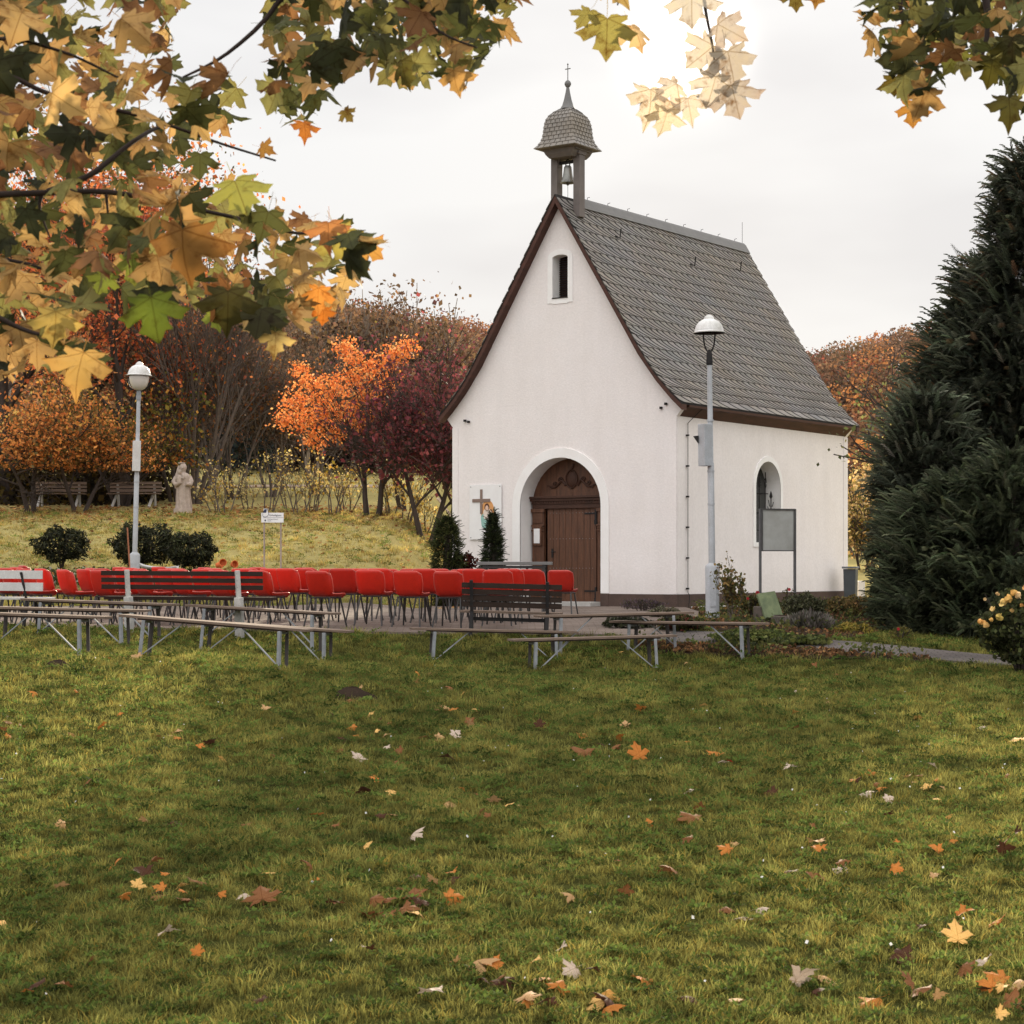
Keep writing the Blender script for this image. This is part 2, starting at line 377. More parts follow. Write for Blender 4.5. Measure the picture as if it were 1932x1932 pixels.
def terrain(name, xs, ys, mat, kind='structure', dz=0.0, noise=0.0):
    Xg, Yg = np.meshgrid(xs, ys); Z = H(Xg, Yg)+dz
    if noise: Z = Z+rng.normal(size=Z.shape)*noise
    V = np.stack([Xg, Yg, Z], 2).reshape(-1, 3); w_ = len(xs); hh = len(ys)
    I = np.arange(w_*hh).reshape(hh, w_)
    Fx = np.stack([I[:-1, :-1], I[:-1, 1:], I[1:, 1:], I[1:, :-1]], 2).reshape(-1, 4)
    return tag(np_mesh(name, V, Fx, mat, smooth=True), kind=kind)

# lawn material: green near, dry yellow on the rear slope
def lawnmat():
    m, nt, N, L = newmat('lawn_turf')
    out = N.new('ShaderNodeOutputMaterial'); p = N.new('ShaderNodeBsdfPrincipled'); p.inputs['Roughness'].default_value = 1; p.inputs['Specular IOR Level'].default_value = 0
    g = N.new('ShaderNodeNewGeometry'); sp = N.new('ShaderNodeSeparateXYZ'); L.new(g.outputs['Position'], sp.inputs[0])
    mr = N.new('ShaderNodeMapRange'); mr.inputs['From Min'].default_value = 33; mr.inputs['From Max'].default_value = 50; L.new(sp.outputs['Y'], mr.inputs['Value'])
    def nzz(scale, lo, hi, sz=1):
        n = N.new('ShaderNodeTexNoise'); n.inputs['Scale'].default_value = scale; n.inputs['Detail'].default_value = 8; n.inputs['Roughness'].default_value = .7
        L.new(g.outputs['Position'], n.inputs['Vector'])
        r = N.new('ShaderNodeMapRange'); r.inputs['From Min'].default_value = lo; r.inputs['From Max'].default_value = hi; L.new(n.outputs['Fac'], r.inputs['Value'])
        return r.outputs[0]
    def mixc(f, a, b):
        x = N.new('ShaderNodeMix'); x.data_type = 'RGBA'
        for s_, v_ in (('Factor', f), ('A', a), ('B', b)):
            if isinstance(v_, tuple): x.inputs[s_].default_value = (*v_, 1)
            else: L.new(v_, x.inputs[s_])
        return x.outputs['Result']
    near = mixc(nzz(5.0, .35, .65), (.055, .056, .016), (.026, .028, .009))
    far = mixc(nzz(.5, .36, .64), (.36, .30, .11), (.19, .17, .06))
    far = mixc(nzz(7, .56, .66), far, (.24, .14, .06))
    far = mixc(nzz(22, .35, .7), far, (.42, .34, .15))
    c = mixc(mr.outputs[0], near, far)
    L.new(c, p.inputs['Base Color'])
    b = N.new('ShaderNodeBump'); b.inputs['Strength'].default_value = .6; b.inputs['Distance'].default_value = .05
    n = N.new('ShaderNodeTexNoise'); n.inputs['Scale'].default_value = 14; n.inputs['Detail'].default_value = 6; L.new(g.outputs['Position'], n.inputs['Vector'])
    L.new(n.outputs['Fac'], b.inputs['Height']); L.new(b.outputs[0], p.inputs['Normal']); L.new(p.outputs[0], out.inputs[0])
    return m
M['lawn'] = lawnmat()
xs = np.concatenate([np.linspace(-200, -30, 12), np.linspace(-26, -12, 10), np.linspace(-11, 12, 93), np.linspace(13, 30, 12), np.linspace(36, 200, 10)])
ys = np.concatenate([np.linspace(-40, -2, 8), np.arange(0, 36, .25), np.linspace(36.5, 70, 60), np.linspace(73, 135, 30)])
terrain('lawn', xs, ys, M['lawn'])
mb = MB(); mb.add([(-3000, -3000, -6), (3000, -3000, -6), (3000, 4000, -6), (-3000, 4000, -6)], [(0, 1, 2, 3)])
tag(mb.build('distant_ground', M['lawn']), kind='structure')
# ------------------------------------------------------------------ paving and paths
def pavemat(name, c1, c2, mortar, sx=.22, sy=.11):
    m, nt, N, L = newmat(name)
    out = N.new('ShaderNodeOutputMaterial'); p = N.new('ShaderNodeBsdfPrincipled'); p.inputs['Roughness'].default_value = .95; p.inputs['Specular IOR Level'].default_value = .05
    g = N.new('ShaderNodeNewGeometry'); b = N.new('ShaderNodeTexBrick')
    b.inputs['Scale'].default_value = 1; b.inputs['Brick Width'].default_value = sx; b.inputs['Row Height'].default_value = sy; b.inputs['Mortar Size'].default_value = .006
    b.inputs['Color1'].default_value = (*c1, 1); b.inputs['Color2'].default_value = (*c2, 1); b.inputs['Mortar'].default_value = (*mortar, 1)
    L.new(g.outputs['Position'], b.inputs['Vector'])
    n = N.new('ShaderNodeTexNoise'); n.inputs['Scale'].default_value = 1.2; n.inputs['Detail'].default_value = 8; L.new(g.outputs['Position'], n.inputs['Vector'])
    mr = N.new('ShaderNodeMapRange'); mr.inputs['From Min'].default_value = .3; mr.inputs['From Max'].default_value = .7; mr.inputs['To Min'].default_value = .65; mr.inputs['To Max'].default_value = 1.15
    L.new(n.outputs['Fac'], mr.inputs['Value'])
    x = N.new('ShaderNodeMix'); x.data_type = 'RGBA'; x.blend_type = 'MULTIPLY'; x.inputs['Factor'].default_value = 1
    L.new(b.outputs['Color'], x.inputs['A']); L.new(mr.outputs[0], x.inputs['B']); L.new(x.outputs['Result'], p.inputs['Base Color'])
    bp = N.new('ShaderNodeBump'); bp.inputs['Strength'].default_value = .5; bp.inputs['Distance'].default_value = .01; L.new(b.outputs['Fac'], bp.inputs['Height']); bp.invert = True
    L.new(bp.outputs[0], p.inputs['Normal']); L.new(p.outputs[0], out.inputs[0])
    return m
M['pave'] = pavemat('brick_paving', (.21, .165, .138), (.165, .128, .108), (.12, .09, .07))
M['path'] = pavemat('path_paving', (.15, .125, .115), (.12, .105, .095), (.05, .045, .04), .2, .1)

PLAZA = [(-14, 27.75), (-8, 27.7), (-4.2, 27.65), (-2, 27.6), (0.5, 27.5), (2.1, 27.4), (2.6, 28.5), (3.0, 31), (3.2, 34), (3.6, 38), (3.7, 42.0), (-1.6, 45.6), (-1.9, 40), (-4.5, 37.4), (-8, 36.8), (-14, 36.8)]
PATHC = [(2.0, 27.6), (3.1, 27.2), (4.15, 26.35), (5.0, 26.0), (5.9, 25.6), (7.0, 25.0), (9, 24.2), (12, 23)]
def inpoly(X, Y, poly):
    X = np.asarray(X); Y = np.asarray(Y); r = np.zeros(X.shape, bool); n = len(poly)
    for i in range(n):
        x1, y1 = poly[i]; x2, y2 = poly[(i+1) % n]
        c = ((y1 > Y) != (y2 > Y)) & (X < (x2-x1)*(Y-y1)/((y2-y1) if y2 != y1 else 1e-9)+x1)
        r ^= c
    return r
def segdist(X, Y, line):
    d = np.full(np.shape(X), 1e9)
    for (x1, y1), (x2, y2) in zip(line[:-1], line[1:]):
        t = np.clip(((X-x1)*(x2-x1)+(Y-y1)*(y2-y1))/((x2-x1)**2+(y2-y1)**2), 0, 1)
        d = np.minimum(d, np.hypot(X-x1-t*(x2-x1), Y-y1-t*(y2-y1)))
    return d
def drape(name, poly, mat, dz, step=.3):
    """sheet following the ground inside poly: clipped cells"""
    import bmesh
    bm = bmesh.new()
    x0 = min(p[0] for p in poly); x1 = max(p[0] for p in poly); y0 = min(p[1] for p in poly); y1 = max(p[1] for p in poly)
    vs = [bm.verts.new((x, y, 0)) for x, y in poly]; bm.faces.new(vs)
    for ax, lo, hi in ((0, x0, x1), (1, y0, y1)):
        c = lo+step
        while c < hi:
            co = [0, 0, 0]; no = [0, 0, 0]; co[ax] = c; no[ax] = 1
            bmesh.ops.bisect_plane(bm, geom=bm.verts[:]+bm.edges[:]+bm.faces[:], plane_co=co, plane_no=no); c += step
    P = np.array([v.co for v in bm.verts]); Z = H(P[:, 0], P[:, 1])+dz
    for v, z in zip(bm.verts, Z): v.co.z = z
    ext = bmesh.ops.extrude_face_region(bm, geom=bm.faces[:])
    for v in [e for e in ext['geom'] if isinstance(e, bmesh.types.BMVert)]: pass
    for v in bm.verts: pass
    low = [e for e in ext['geom'] if isinstance(e, bmesh.types.BMVert)]
    for v in low: v.co.z += .0
    keep = set(low)
    for v in bm.verts:
        if v not in keep: v.co.z -= .12
    bmesh.ops.recalc_face_normals(bm, faces=bm.faces)
    me = bpy.data.meshes.new(name); bm.to_mesh(me); bm.free(); me.materials.append(mat)
    return tag(link(name, me), kind='structure')
drape('plaza_paving', PLAZA, M['pave'], .03, .5)
def strip(line, w_):
    L_ = []; R_ = []
    for i, p in enumerate(line):
        a = Vector(line[max(i-1, 0)]); b = Vector(line[min(i+1, len(line)-1)]); d = (b-a).normalized(); n = Vector((-d.y, d.x))*w_/2
        L_.append(tuple(Vector(p)+n)); R_.append(tuple(Vector(p)-n))
    return L_+R_[::-1]
drape('garden_path', strip(PATHC, 1.05), M['path'], .025, .35)
BED = [(2.65, 28.3), (3.3, 27.75), (4.3, 26.9), (4.9, 27.6), (5.3, 29), (6.6, 33), (8.6, 40), (9.8, 47), (8.9, 48.2), (3.75, 41.6), (3.6, 38), (3.05, 31)]
BED2 = [(1.7, 26.9), (2.9, 26.6), (4.3, 25.75), (5.4, 25.3), (5.3, 25.1), (4.0, 25.3), (2.6, 26.0), (1.7, 26.4)]
drape('garden_bed', BED, M['soil'], .03, .5)
drape('border_bed', BED2, M['soil'], .02, .4)
drape('gravel_strip', [(3.75, 41.3), (9.1, 48.2), (9.5, 48.0), (4.2, 40.7)], M['gravel'], .06, .5)

# ------------------------------------------------------------------ chapel
CH = empty('chapel', (3.51-.816*2.985, 42.1+.578*2.985, 0), R(-35.3),
           'white plastered chapel with steep slate roof, arched wooden door and bell turret', 'chapel')
W2 = 2.985; LEN = 8.3; SP = 2.24; RD = 1.08
PROF = [(0, 9.15), (2.15, 5.66), (2.4, 5.28), (2.6, 5.02), (2.8, 4.80), (3.0, 4.59), (3.24, 4.37)]
def prof(a): return float(np.interp(abs(a), [p[0] for p in PROF], [p[1] for p in PROF]))
import bmesh
def wallface(mb, outline, holes, f):
    bm = bmesh.new(); es = []
    for loop in [outline]+holes:
        vs = [bm.verts.new((x, y, 0)) for x, y in loop]
        es += [bm.edges.new((vs[i], vs[(i+1) % len(vs)])) for i in range(len(vs))]
    bmesh.ops.triangle_fill(bm, use_beauty=True, use_dissolve=False, edges=es)
    bm.verts.index_update()
    mb.add([f(v.co.x, v.co.y) for v in bm.verts], [tuple(v.index for v in fc.verts) for fc in bm.faces]); bm.free()
def arch(c, hw, z0, zs, n=24, rise=None):
    """arched outline starting bottom left, clockwise"""
    rise = hw if rise is None else rise
    return [(c-hw, z0)]+[(c-hw*math.cos(math.pi*i/n), zs+rise*math.sin(math.pi*i/n)) for i in range(n+1)]+[(c+hw, z0)]
def reveal(mb, loop, f, d0, d1, closed=False):
    n = len(loop); V = [f(a, b, d0) for a, b in loop]+[f(a, b, d1) for a, b in loop]
    mb.add(V, [(i, i+1, i+1+n, i+n) for i in range(n-1)]+([(n-1, 0, n, 2*n-1)] if closed else []))
def band(mb, outer, inner, f, d0, d1):
    """flat raised trim between two open loops with equal point counts"""
    n = len(outer)
    V = [f(*p, d0) for p in outer]+[f(*p, d0) for p in inner]+[f(*p, d1) for p in outer]+[f(*p, d1) for p in inner]
    Fc = []
    for i in range(n-1):
        Fc += [(i, i+1, n+i+1, n+i), (i, 2*n+i, 2*n+i+1, i+1), (n+i, n+i+1, 3*n+i+1, 3*n+i)]
    Fc += [(0, n, 3*n, 2*n), (n-1, 3*n-1, 4*n-1, 2*n-1)]
    mb.add(V, Fc)
fr = lambda a, z, d=0.0: (a, d, z)            # front: d = depth inwards (+)
sr = lambda s, z, d=0.0: (W2-d, s, z)         # right side wall

# walls
gab = [(-W2, 0), (-W2, 4.10), (-3.15, 4.30)]+[(-p[0], p[1]-.05) for p in PROF[::-1] if p[0] < 3.1]
gab = gab+[(-x, z) for x, z in gab[::-1] if abs(x) > 1e-6]
LW = arch(0, .205, 6.87, 7.76, 10, .07)
SC = 4.13; SWIN = arch(SC, .6, 1.45, 2.72, 20)
mb = MB()
wallface(mb, gab, [arch(0, RD, 0.001, SP), LW], lambda a, z: fr(a, z))
wallface(mb, gab, [], lambda a, z: (a, LEN, z))
wallface(mb, [(0, 0), (0, 4.12), (LEN, 4.12), (LEN, 0)], [SWIN], lambda s, z: sr(s, z))
mb.add([(-W2, 0, 0), (-W2, LEN, 0), (-W2, LEN, 4.12), (-W2, 0, 4.12)], [(0, 1, 2, 3)])
# corbelled ends of the gable wall close the eaves boxes
for sg in (-1, 1):
    for y0 in (0.001, LEN-.001):
        mb.prism([(sg*W2, 4.10), (sg*3.15, 4.30), (sg*3.12, 4.42), (sg*W2, 4.5)], lambda a, z, d, y0=y0: (a, d, z), y0, y0+(.12 if y0 < 1 else -.12))
wall = mb.build('wall', M['plaster'], CH, recalc=True)
for c_, d_ in (((-W2-.004, .11, 2.2), (.02, .20, 3.78)), ((W2+.004, .07, 2.2), (.02, .12, 3.78)), ((W2+.004, LEN-.10, 2.2), (.02, .22, 3.78)), ((W2-.04, -.002, 2.2), (.09, .01, 3.78)), ((-W2+.07, -.004, 2.2), (.16, .02, 3.78))):
    MB().box(c_, d_).build('corner_strip', M['plaster'], CH)
# plinth
mb = MB()
for a0, a1 in ((-W2-.025, -RD-.21), (RD+.21, W2+.025)):
    mb.box(((a0+a1)/2, -.005, .145), (a1-a0, .05, .31))
for a0, a1 in ((-RD-.21, -RD), (RD, RD+.21)): mb.box(((a0+a1)/2, -.012, .145), (a1-a0, .055, .31))
mb.box((W2+.005, LEN/2+.02, .144), (.052, LEN+.0, .312)); mb.box((-W2-.005, LEN/2+.02, .144), (.052, LEN, .312))
mb.build('plinth', M['plinth'], CH)
# door surround + reveal
mb = MB()
o_ = [(-RD-.21, .31)]+[(-(RD+.21)*math.cos(math.pi*i/24), SP+(RD+.21)*math.sin(math.pi*i/24)) for i in range(25)]+[(RD+.21, .31)]
i_ = [(-RD, .31)]+[(-RD*math.cos(math.pi*i/24), SP+RD*math.sin(math.pi*i/24)) for i in range(25)]+[(RD, .31)]
band(mb, o_, i_, fr, -.028, .0)
mb.build('door_surround', M['plaster_smooth'], CH)
mb = MB(); reveal(mb, arch(0, RD, 0, SP), fr, -.027, .50); mb.build('door_reveal', M['plaster_smooth'], CH, recalc=False)
mb = MB(); mb.box((0, .02, .05), (2.16, .92, .13)); mb.build('door_step', M['concrete'], CH)
# tympanum, cornice, pilasters
mb = MB()
tym = [(-RD*math.cos(math.pi*i/24), 2.24+RD*math.sin(math.pi*i/24)) for i in range(25)]
tym = [(-RD, 2.2)]+tym+[(RD, 2.2)]
mb.prism(tym, fr, .47, .52)
for k in range(-2, 3): mb.box((k*.42, .468, 2.75), (.012, .008, .9))
ty = mb.build('tympanum', M['door'], CH)
mb = MB()
mb.lathe([(.001, -.02), (.10, -.015), (.135, 0), (.10, .03), (.001, .04)], (0, 0, 0), 20)
V = [(x, .455-zz*.9, 2.86+y*1.35) for (x, y, zz) in mb.V]; mb2 = MB(); mb2.add(V, mb.Fc)
ring = [(.15*math.cos(t)*1.0, .445, 2.86+.20*math.sin(t)) for t in np.linspace(0, 2*math.pi, 21)]
mb2.tube(ring, .016, 6)
mb2.tube([(-.02, .445, 3.05), (.03, .44, 3.12), (.06, .44, 3.2), (.02, .445, 3.16)], [.02, .025, .02, .008], 6)
for sg in (-1, 1):
    P = [(sg*(.16+.5*t), .45, 2.70+.13*math.sin(t*7)*(1-t)+.02) for t in np.linspace(0, 1, 14)]
    mb2.tube(P, [.03*(1-.55*t) for t in np.linspace(0, 1, 14)], 6)
    for c, r0 in (((sg*.30, 2.84), .07), ((sg*.46, 2.76), .05), ((sg*.55, 2.68), .035)):
        P = [(c[0]+r0*(1-t*.7)*math.cos(sg*t*9), .45, c[1]+r0*(1-t*.7)*math.sin(t*9)) for t in np.linspace(0, 1, 14)]
        mb2.tube(P, .014, 5)
mb2.build('carving', M['door_dark'], ty, smooth=True)
mb = MB()
mb.box((0, .40, 2.455), (2.3*.94, .20, .05)); mb.box((0, .415, 2.40), (2.12, .16, .06)); mb.box((0, .43, 2.335), (2.08, .12, .07))
for k in range(30): mb.box((-1.0+k*2.0/29, .372, 2.345), (.034, .03, .05))
mb.box((0, .44, 2.25), (2.06, .10, .10))
mb.build('cornice', M['door_dark'], CH, bevel=.006)
def pilaster(c):
    mb = MB(); wd = .36
    mb.box((c, .45, 1.13), (wd-.04, .09, 2.1)); mb.box((c, .43, 2.16), (wd, .11, .08)); mb.box((c, .44, 1.99), (wd-.09, .11, .22))
    for z, e in ((1.82, .02), (1.77, -.01), (1.71, .015), (1.64, -.02)): mb.box((c, .43, z), (wd-.04+e, .10+e, .035))
    mb.box((c, .43, .22), (wd, .12, .25))
    return mb.build('pilaster', M['door'], CH, bevel=.005)
pilaster(-.88); pilaster(.88)
mb = MB()
for k in range(8):
    a = -.66+1.32*(k+.5)/8; mb.box((a, .478, 1.13), (1.32/8-.007, .045, 2.14))
mb.box((0, .50, 1.13), (1.34, .02, 2.14))
dr = mb.build('door', M['door'], CH, bevel=.004)
mb = MB()
for z in (2.1, 1.52, .86):
    for k in range(14):
        a = -.58+k*.088; mb.lathe([(.009, 0), (.006, .006), (.001, .009)], (0, 0, 0), 6)
        n0 = mb.n-18
        for q in range(n0, mb.n): x, y, zz = mb.V[q]; mb.V[q] = (a+x, .455-zz, z+y)
mb.build('rivets', M['metal'], dr)
for z in (2.08, .35):
    mb = MB()
    mb.box((.50, .448, z), (.30, .012, .035)); mb.box((.655, .44, z-.06), (.05, .03, .30)); mb.box((.66, .43, z-.2), (.07, .04, .10))
    mb.build('hinge', M['iron'], dr)
mb = MB(); mb.box((-.52, .45, 1.2), (.05, .012, .2)); mb.tube([(-.52, .45, 1.23), (-.52, .40, 1.23), (-.40, .40, 1.225)], .012, 8); mb.build('handle', M['iron'], dr)
mb = MB()
mb.box((-.88, .375, 1.59), (.24, .04, .44)); nf = mb.build('notice_frame', M['door'], CH, bevel=.006)
mb = MB(); mb.box((-.88, .352, 1.59), (.16, .008, .33)); mb.build('notice_paper', M['paper'], nf)
# gable louvre window
mb = MB(); reveal(mb, LW, fr, -.012, .30, True); lr = mb.build('gable_window', M['plaster_smooth'], CH, recalc=False)
mb = MB(); mb.box((0, .31, 7.35), (.5, .02, 1.1)); mb.build('pane', M['domedark'], lr)
mb = MB()
for k in range(19):
    mb.box((.0, .275, 6.89+k*.05), (.40, .05, .010), Matrix.Rotation(R(35), 3, 'X'))
mb.build('louvre', M['darkwood'], lr)
mb = MB()
band(mb, arch(0, .335, 6.76, 7.76, 10, .19), arch(0, .205, 6.76, 7.76, 10, .07), fr, -.014, 0)
mb.box((0, -.007, 6.80), (.41, .014, .12)); mb.build('gable_window_trim', M['plaster_smooth'], CH)
mb = MB(); mb.box((0, .1, 6.868), (.42, .26, .02)); mb.build('sill', M['iron'], lr)
# side window
mb = MB(); reveal(mb, SWIN, sr, -.02, .40, True); sw = mb.build('window', M['plaster_smooth'], CH, recalc=False)
mb = MB(); band(mb, arch(SC, .72, 1.35, 2.72, 20), arch(SC, .6, 1.35, 2.72, 20), sr, -.024, 0); mb.box((W2+.012, SC, 1.40), (.024, 1.2, .1)); mb.build('window_trim', M['plaster_smooth'], CH)
mb = MB(); mb.add([sr(*p, .38) for p in SWIN], [tuple(range(len(SWIN)))]); mb.build('pane', M['winglass'], sw)
mb = MB()
for q in (-.45, -.15, .15, .45): mb.tube([sr(SC+q, 1.46, .30), sr(SC+q, 2.72+math.sqrt(max(.36-q*q, 0))-.02, .30)], .011, 5)
for z in (1.75, 2.15, 2.6): mb.tube([sr(SC-.58, z, .30), sr(SC+.58, z, .30)], .010, 5)
for k in range(4):
    a0 = -.45+k*.3
    mb.tube([sr(SC+a0+.05*math.cos(t), 2.85+.12*math.sin(t), .30) for t in np.linspace(0, 6, 12)], .008, 4)
mb.build('grille', M['iron'], sw)
mb = MB()
mb.tube([sr(SC+.35, 1.47, .1), sr(SC+.35, 2.5, .1)], .013, 6)
for z0, l in ((2.15, .16), (2.3, .12)):
    mb.tube([sr(SC+.35-l, z0+.14, .1), sr(SC+.35-l*.6, z0, .1), sr(SC+.35+l*.6, z0, .1), sr(SC+.35+l, z0+.1, .1)], .010, 5)
mb.lathe([(.001, 2.45), (.04, 2.52), (.03, 2.58), (.001, 2.66)], (W2-.1, SC+.35, 0), 8)
mb.build('ironwork', M['iron'], sw)
# eaves boxes, verge boards, roof deck
mb = MB()
for sg in (-1, 1):
    mb.prism([(sg*(W2+.006), 4.115), (sg*3.165, 4.285), (sg*3.235, 4.30), (sg*3.24, 4.345), (sg*3.0, 4.55), (sg*2.8, 4.74), (sg*(W2-.1), 4.2)], lambda a, z, d: (a, d, z), .121, LEN-.121)
mb.build('eaves_box', M['barge'], CH)
for sg in (-1, 1):
    mb = MB()
    up = [(sg*a, z-.03) for a, z in PROF]; lo = [(sg*a, z-.03-(.17 if a < 2.3 else .12)) for a, z in PROF]
    for y0, y1 in ((-.215, -.004), (LEN+.004, LEN+.16)):
        n = len(up); V = [(a, y0, z) for a, z in up+lo]+[(a, y1, z) for a, z in up+lo]; Fc = []
        for i in range(n-1):
            Fc += [(i, i+1, n+i+1, n+i), (2*n+i, 3*n+i, 3*n+i+1, 2*n+i+1), (i, 2*n+i, 2*n+i+1, i+1), (n+i, n+i+1, 3*n+i+1, 3*n+i)]
        Fc += [(n-1, 3*n-1, 4*n-1, 2*n-1), (0, n, 3*n, 2*n)]
        mb.add(V, Fc)
        mb.build('verge_board', M['barge'], CH); mb = MB()
Y0, Y1 = -.235, LEN+.18
mb = MB()
for sg in (-1, 1):
    n = len(PROF); V = [(sg*a, y, z+o) for y in (Y0+.01, Y1-.01) for o in (0, -.027) for a, z in PROF]; Fc = []
    for i in range(n-1): Fc += [(i, i+1, 2*n+i+1, 2*n+i), (n+i, 3*n+i, 3*n+i+1, n+i+1), (i, n+i, n+i+1, i+1), (2*n+i, 2*n+i+1, 3*n+i+1, 3*n+i)]
    Fc += [(n-1, 2*n-1, 4*n-1, 3*n-1)]
    mb.add(V, Fc)
deck = mb.build('roof', M['slate_under'], CH)
# individual slates, one mesh
arcA = [0.0]; PR = PROF[::-1]
for p, q in zip(PR[:-1], PR[1:]): arcA.append(arcA[-1]+math.hypot(p[0]-q[0], p[1]-q[1]))
TOT = arcA[-1]
def rp(sg, s, l, hgt):
    l = min(max(l, -.02), TOT-.0)
    a = np.interp(l, arcA, [p[0] for p in PR]); z = np.interp(l, arcA, [p[1] for p in PR])
    l2 = min(l+.05, TOT); a2 = np.interp(l2, arcA, [p[0] for p in PR]); z2 = np.interp(l2, arcA, [p[1] for p in PR])
    if l2-l < .01: a2, z2 = a-.53, z+.85
    t = Vector((a2-a, z2-z)).normalized(); nrm = Vector((t.y, -t.x))
    return (sg*(a+nrm.x*hgt), s, z+nrm.y*hgt)
mb = MB(); e = .285; rr = random.Random(3)
for sg in (1, -1):
    j = 0; l0 = 0.0
    while l0 < TOT-.22:
        eh = .24 if j == 0 else e*(1+rr.uniform(-.04, .04)); wd = .42 if j == 0 else .27; lean = .22 if j == 0 else .52
        x = Y0-lean+rr.uniform(0, wd)
        while x < Y1:
            ww = wd*rr.uniform(.86, 1.14); c = rr.uniform(.82, 1.12)*(.8 if rr.random() < .04 else 1); tint = (c*(1+rr.uniform(-.03, .04)), c, c*(1+rr.uniform(-.05, .03)))
            ts = [0, .12, .3, .55, .8, 1.08]
            Lp = []; Rp = []
            for t in ts:
                lx = x+lean*max(0, 1-t)**1.7; rx = lx+ww-.052
                hh = .020-.014*min(t, 1)
                l = l0+eh*t
                for arr, xx, e2 in ((Lp, lx, .010), (Rp, rx, 0)):
                    arr.append(rp(sg, min(max(xx, Y0), Y1), l, hh+e2))
            if Lp[0][1] >= Y1-.001 and Lp[-1][1] >= Y1-.001: x += ww; continue
            if Rp[0][1] <= Y0+.001: x += ww; continue
            n = len(ts); mb.add(Lp+Rp, [(i, n+i, n+i+1, i+1) for i in range(n-1)], tint)
            # edges below the slate, overlap shadow put into their dark colour
            def drop(p, k=.014): return (p[0]-sg*k*.85, p[1], p[2]-k*.5)
            dk = (.22, .2, .18)
            mb.add([Lp[0], Rp[0], drop(Rp[0]), drop(Lp[0])], [(0, 1, 2, 3)], dk)
            mb.add(Rp+[drop(p) for p in Rp], [(i, i+1, n+i+1, n+i) for i in range(n-1)], dk)
            x += ww
        l0 += eh; j += 1
mb.build('slates', M['slate'], deck, recalc=False, usecol=True)
mb = MB()
for sg in (1, -1):
    rows = []
    for k in range(13):
        s = .62+(Y1-.62)*k/12
        rows.append([rp(sg, s, TOT-.27, .028), rp(sg, s, TOT-.27, .048), rp(sg, s, TOT-.02, .052), (0, s, 9.215)])
    mb.grid(rows)
mb.build('ridge_flashing', M['lead'], deck, recalc=False)
mb = MB()
for k in range(9):
    s = 1.1+k*.86; MB().tube([(0, s, 9.2), (0.0, s, 9.26), (.04, s+.04, 9.275)], .007, 5).build('ridge_clip', M['iron'], deck)
for s, l in ((1.5, TOT-.9), (4.6, TOT-1.2), (7.1, TOT-.95)):
    mb = MB(); p = Vector(rp(1, s, l, .03)); q = Vector(rp(1, s, l-.12, .10)); mb.tube([p, q, q+Vector((.03, 0, .22))], .014, 5); mb.build('roof_hook', M['iron'], deck)
mb = MB()
mb.tube([(0, Y1-.1, 9.2), (0, Y1-.1, 9.75)], .006, 4)
mb.build('ridge_wire', M['iron'], deck)
# lightning conductor on side wall
mb = MB(); s = .42
mb.tube([(W2+.25, .75, 4.33), (W2+.04, .66, 4.12), (W2+.04, s, 3.98), (W2+.04, s, .34), (W2+.08, s, .28), (W2+.08, s-.03, .02)], .008, 5)
for k in range(6): mb.box((W2+.03, s, 3.72-k*.66), (.06, .05, .035))
mb.build('lightning_conductor', M['iron'], CH)
for a, z in ((-2.62, 4.25), (-2.52, 4.22), (2.62, 4.30), (2.74, 4.38)): MB().box((a, -.03, z), (.05, .06, .05)).build('wall_bracket', M['iron'], CH)
# bell turret
TC = (0, .30)
mb = MB()
for sg in (-1, 1):
    mb.box((sg*.30, TC[1], 9.36), (.17, .22, 1.38))
    mb.box((sg*.235, TC[1], 9.88), (.06, .20, .10))
    mb.prism([(sg*.215, 10.06), (sg*.10, 10.06), (sg*.215, 9.92)], lambda a, z, d: (a, d, z), TC[1]-.10, TC[1]+.10)
mb.box((0, TC[1], 10.11), (.80, .32, .11)); mb.box((0, TC[1], 10.165), (.84, .62, .05))
bt = mb.build('bell_turret', M['turret'], CH, bevel=.008)
mb = MB()
q = math.sqrt(2)
mb.lathe([(.30*q, 10.0), (.36*q, 10.08), (.40*q, 10.17), (.53*q, 10.205)], (0, TC[1], 0), 4, rot=R(45))
mb.build('soffit', M['turret'], bt)
mb = MB(); core = [(.54, 10.21), (.475, 10.30), (.415, 10.42), (.395, 10.55), (.385, 10.70), (.362, 10.84), (.305, 10.97), (.205, 11.07), (.12, 11.13)]
zz = np.linspace(10.21, 11.13, 11); pr = [(.54*q, 10.195)]
for i in range(10):
    r0 = np.interp(zz[i], [c[1] for c in core], [c[0] for c in core]); r1 = np.interp(zz[i+1], [c[1] for c in core], [c[0] for c in core])
    pr += [((r0+.014)*q, zz[i]), ((r1+.001)*q, zz[i+1]-.004)]
mb.lathe(pr, (0, TC[1], 0), 4, rot=R(45), col=(1, 1, 1))
rr = random.Random(5)
for i in range(10):       # tile joints as thin dark strips on each face
    for fc in range(4):
        for k in range(6):
            tt = (k+.5+(i % 2)*.5)/6.5*2-1
            if abs(tt) > .93: continue
            P = []
            for zq in (zz[i]+.004, zz[i+1]-.01):
                r0 = float(np.interp(zq, [c[1] for c in core], [c[0] for c in core]))+.013
                x_, y_ = tt*r0, -r0
                a = fc*math.pi/2; P.append((x_*math.cos(a)-y_*math.sin(a), TC[1]+x_*math.sin(a)+y_*math.cos(a), zq))
            mb.bar(P[0], P[1], .010, .006, col=(.3, .28, .26))
mb.build('turret_roof', M['slate'], bt, usecol=True)
mb = MB()
mb.lathe([(.125*q, 11.12), (.09*q, 11.2), (.062*q, 11.33), (.036*q, 11.5), (.022*q, 11.62)], (0, TC[1], 0), 8)
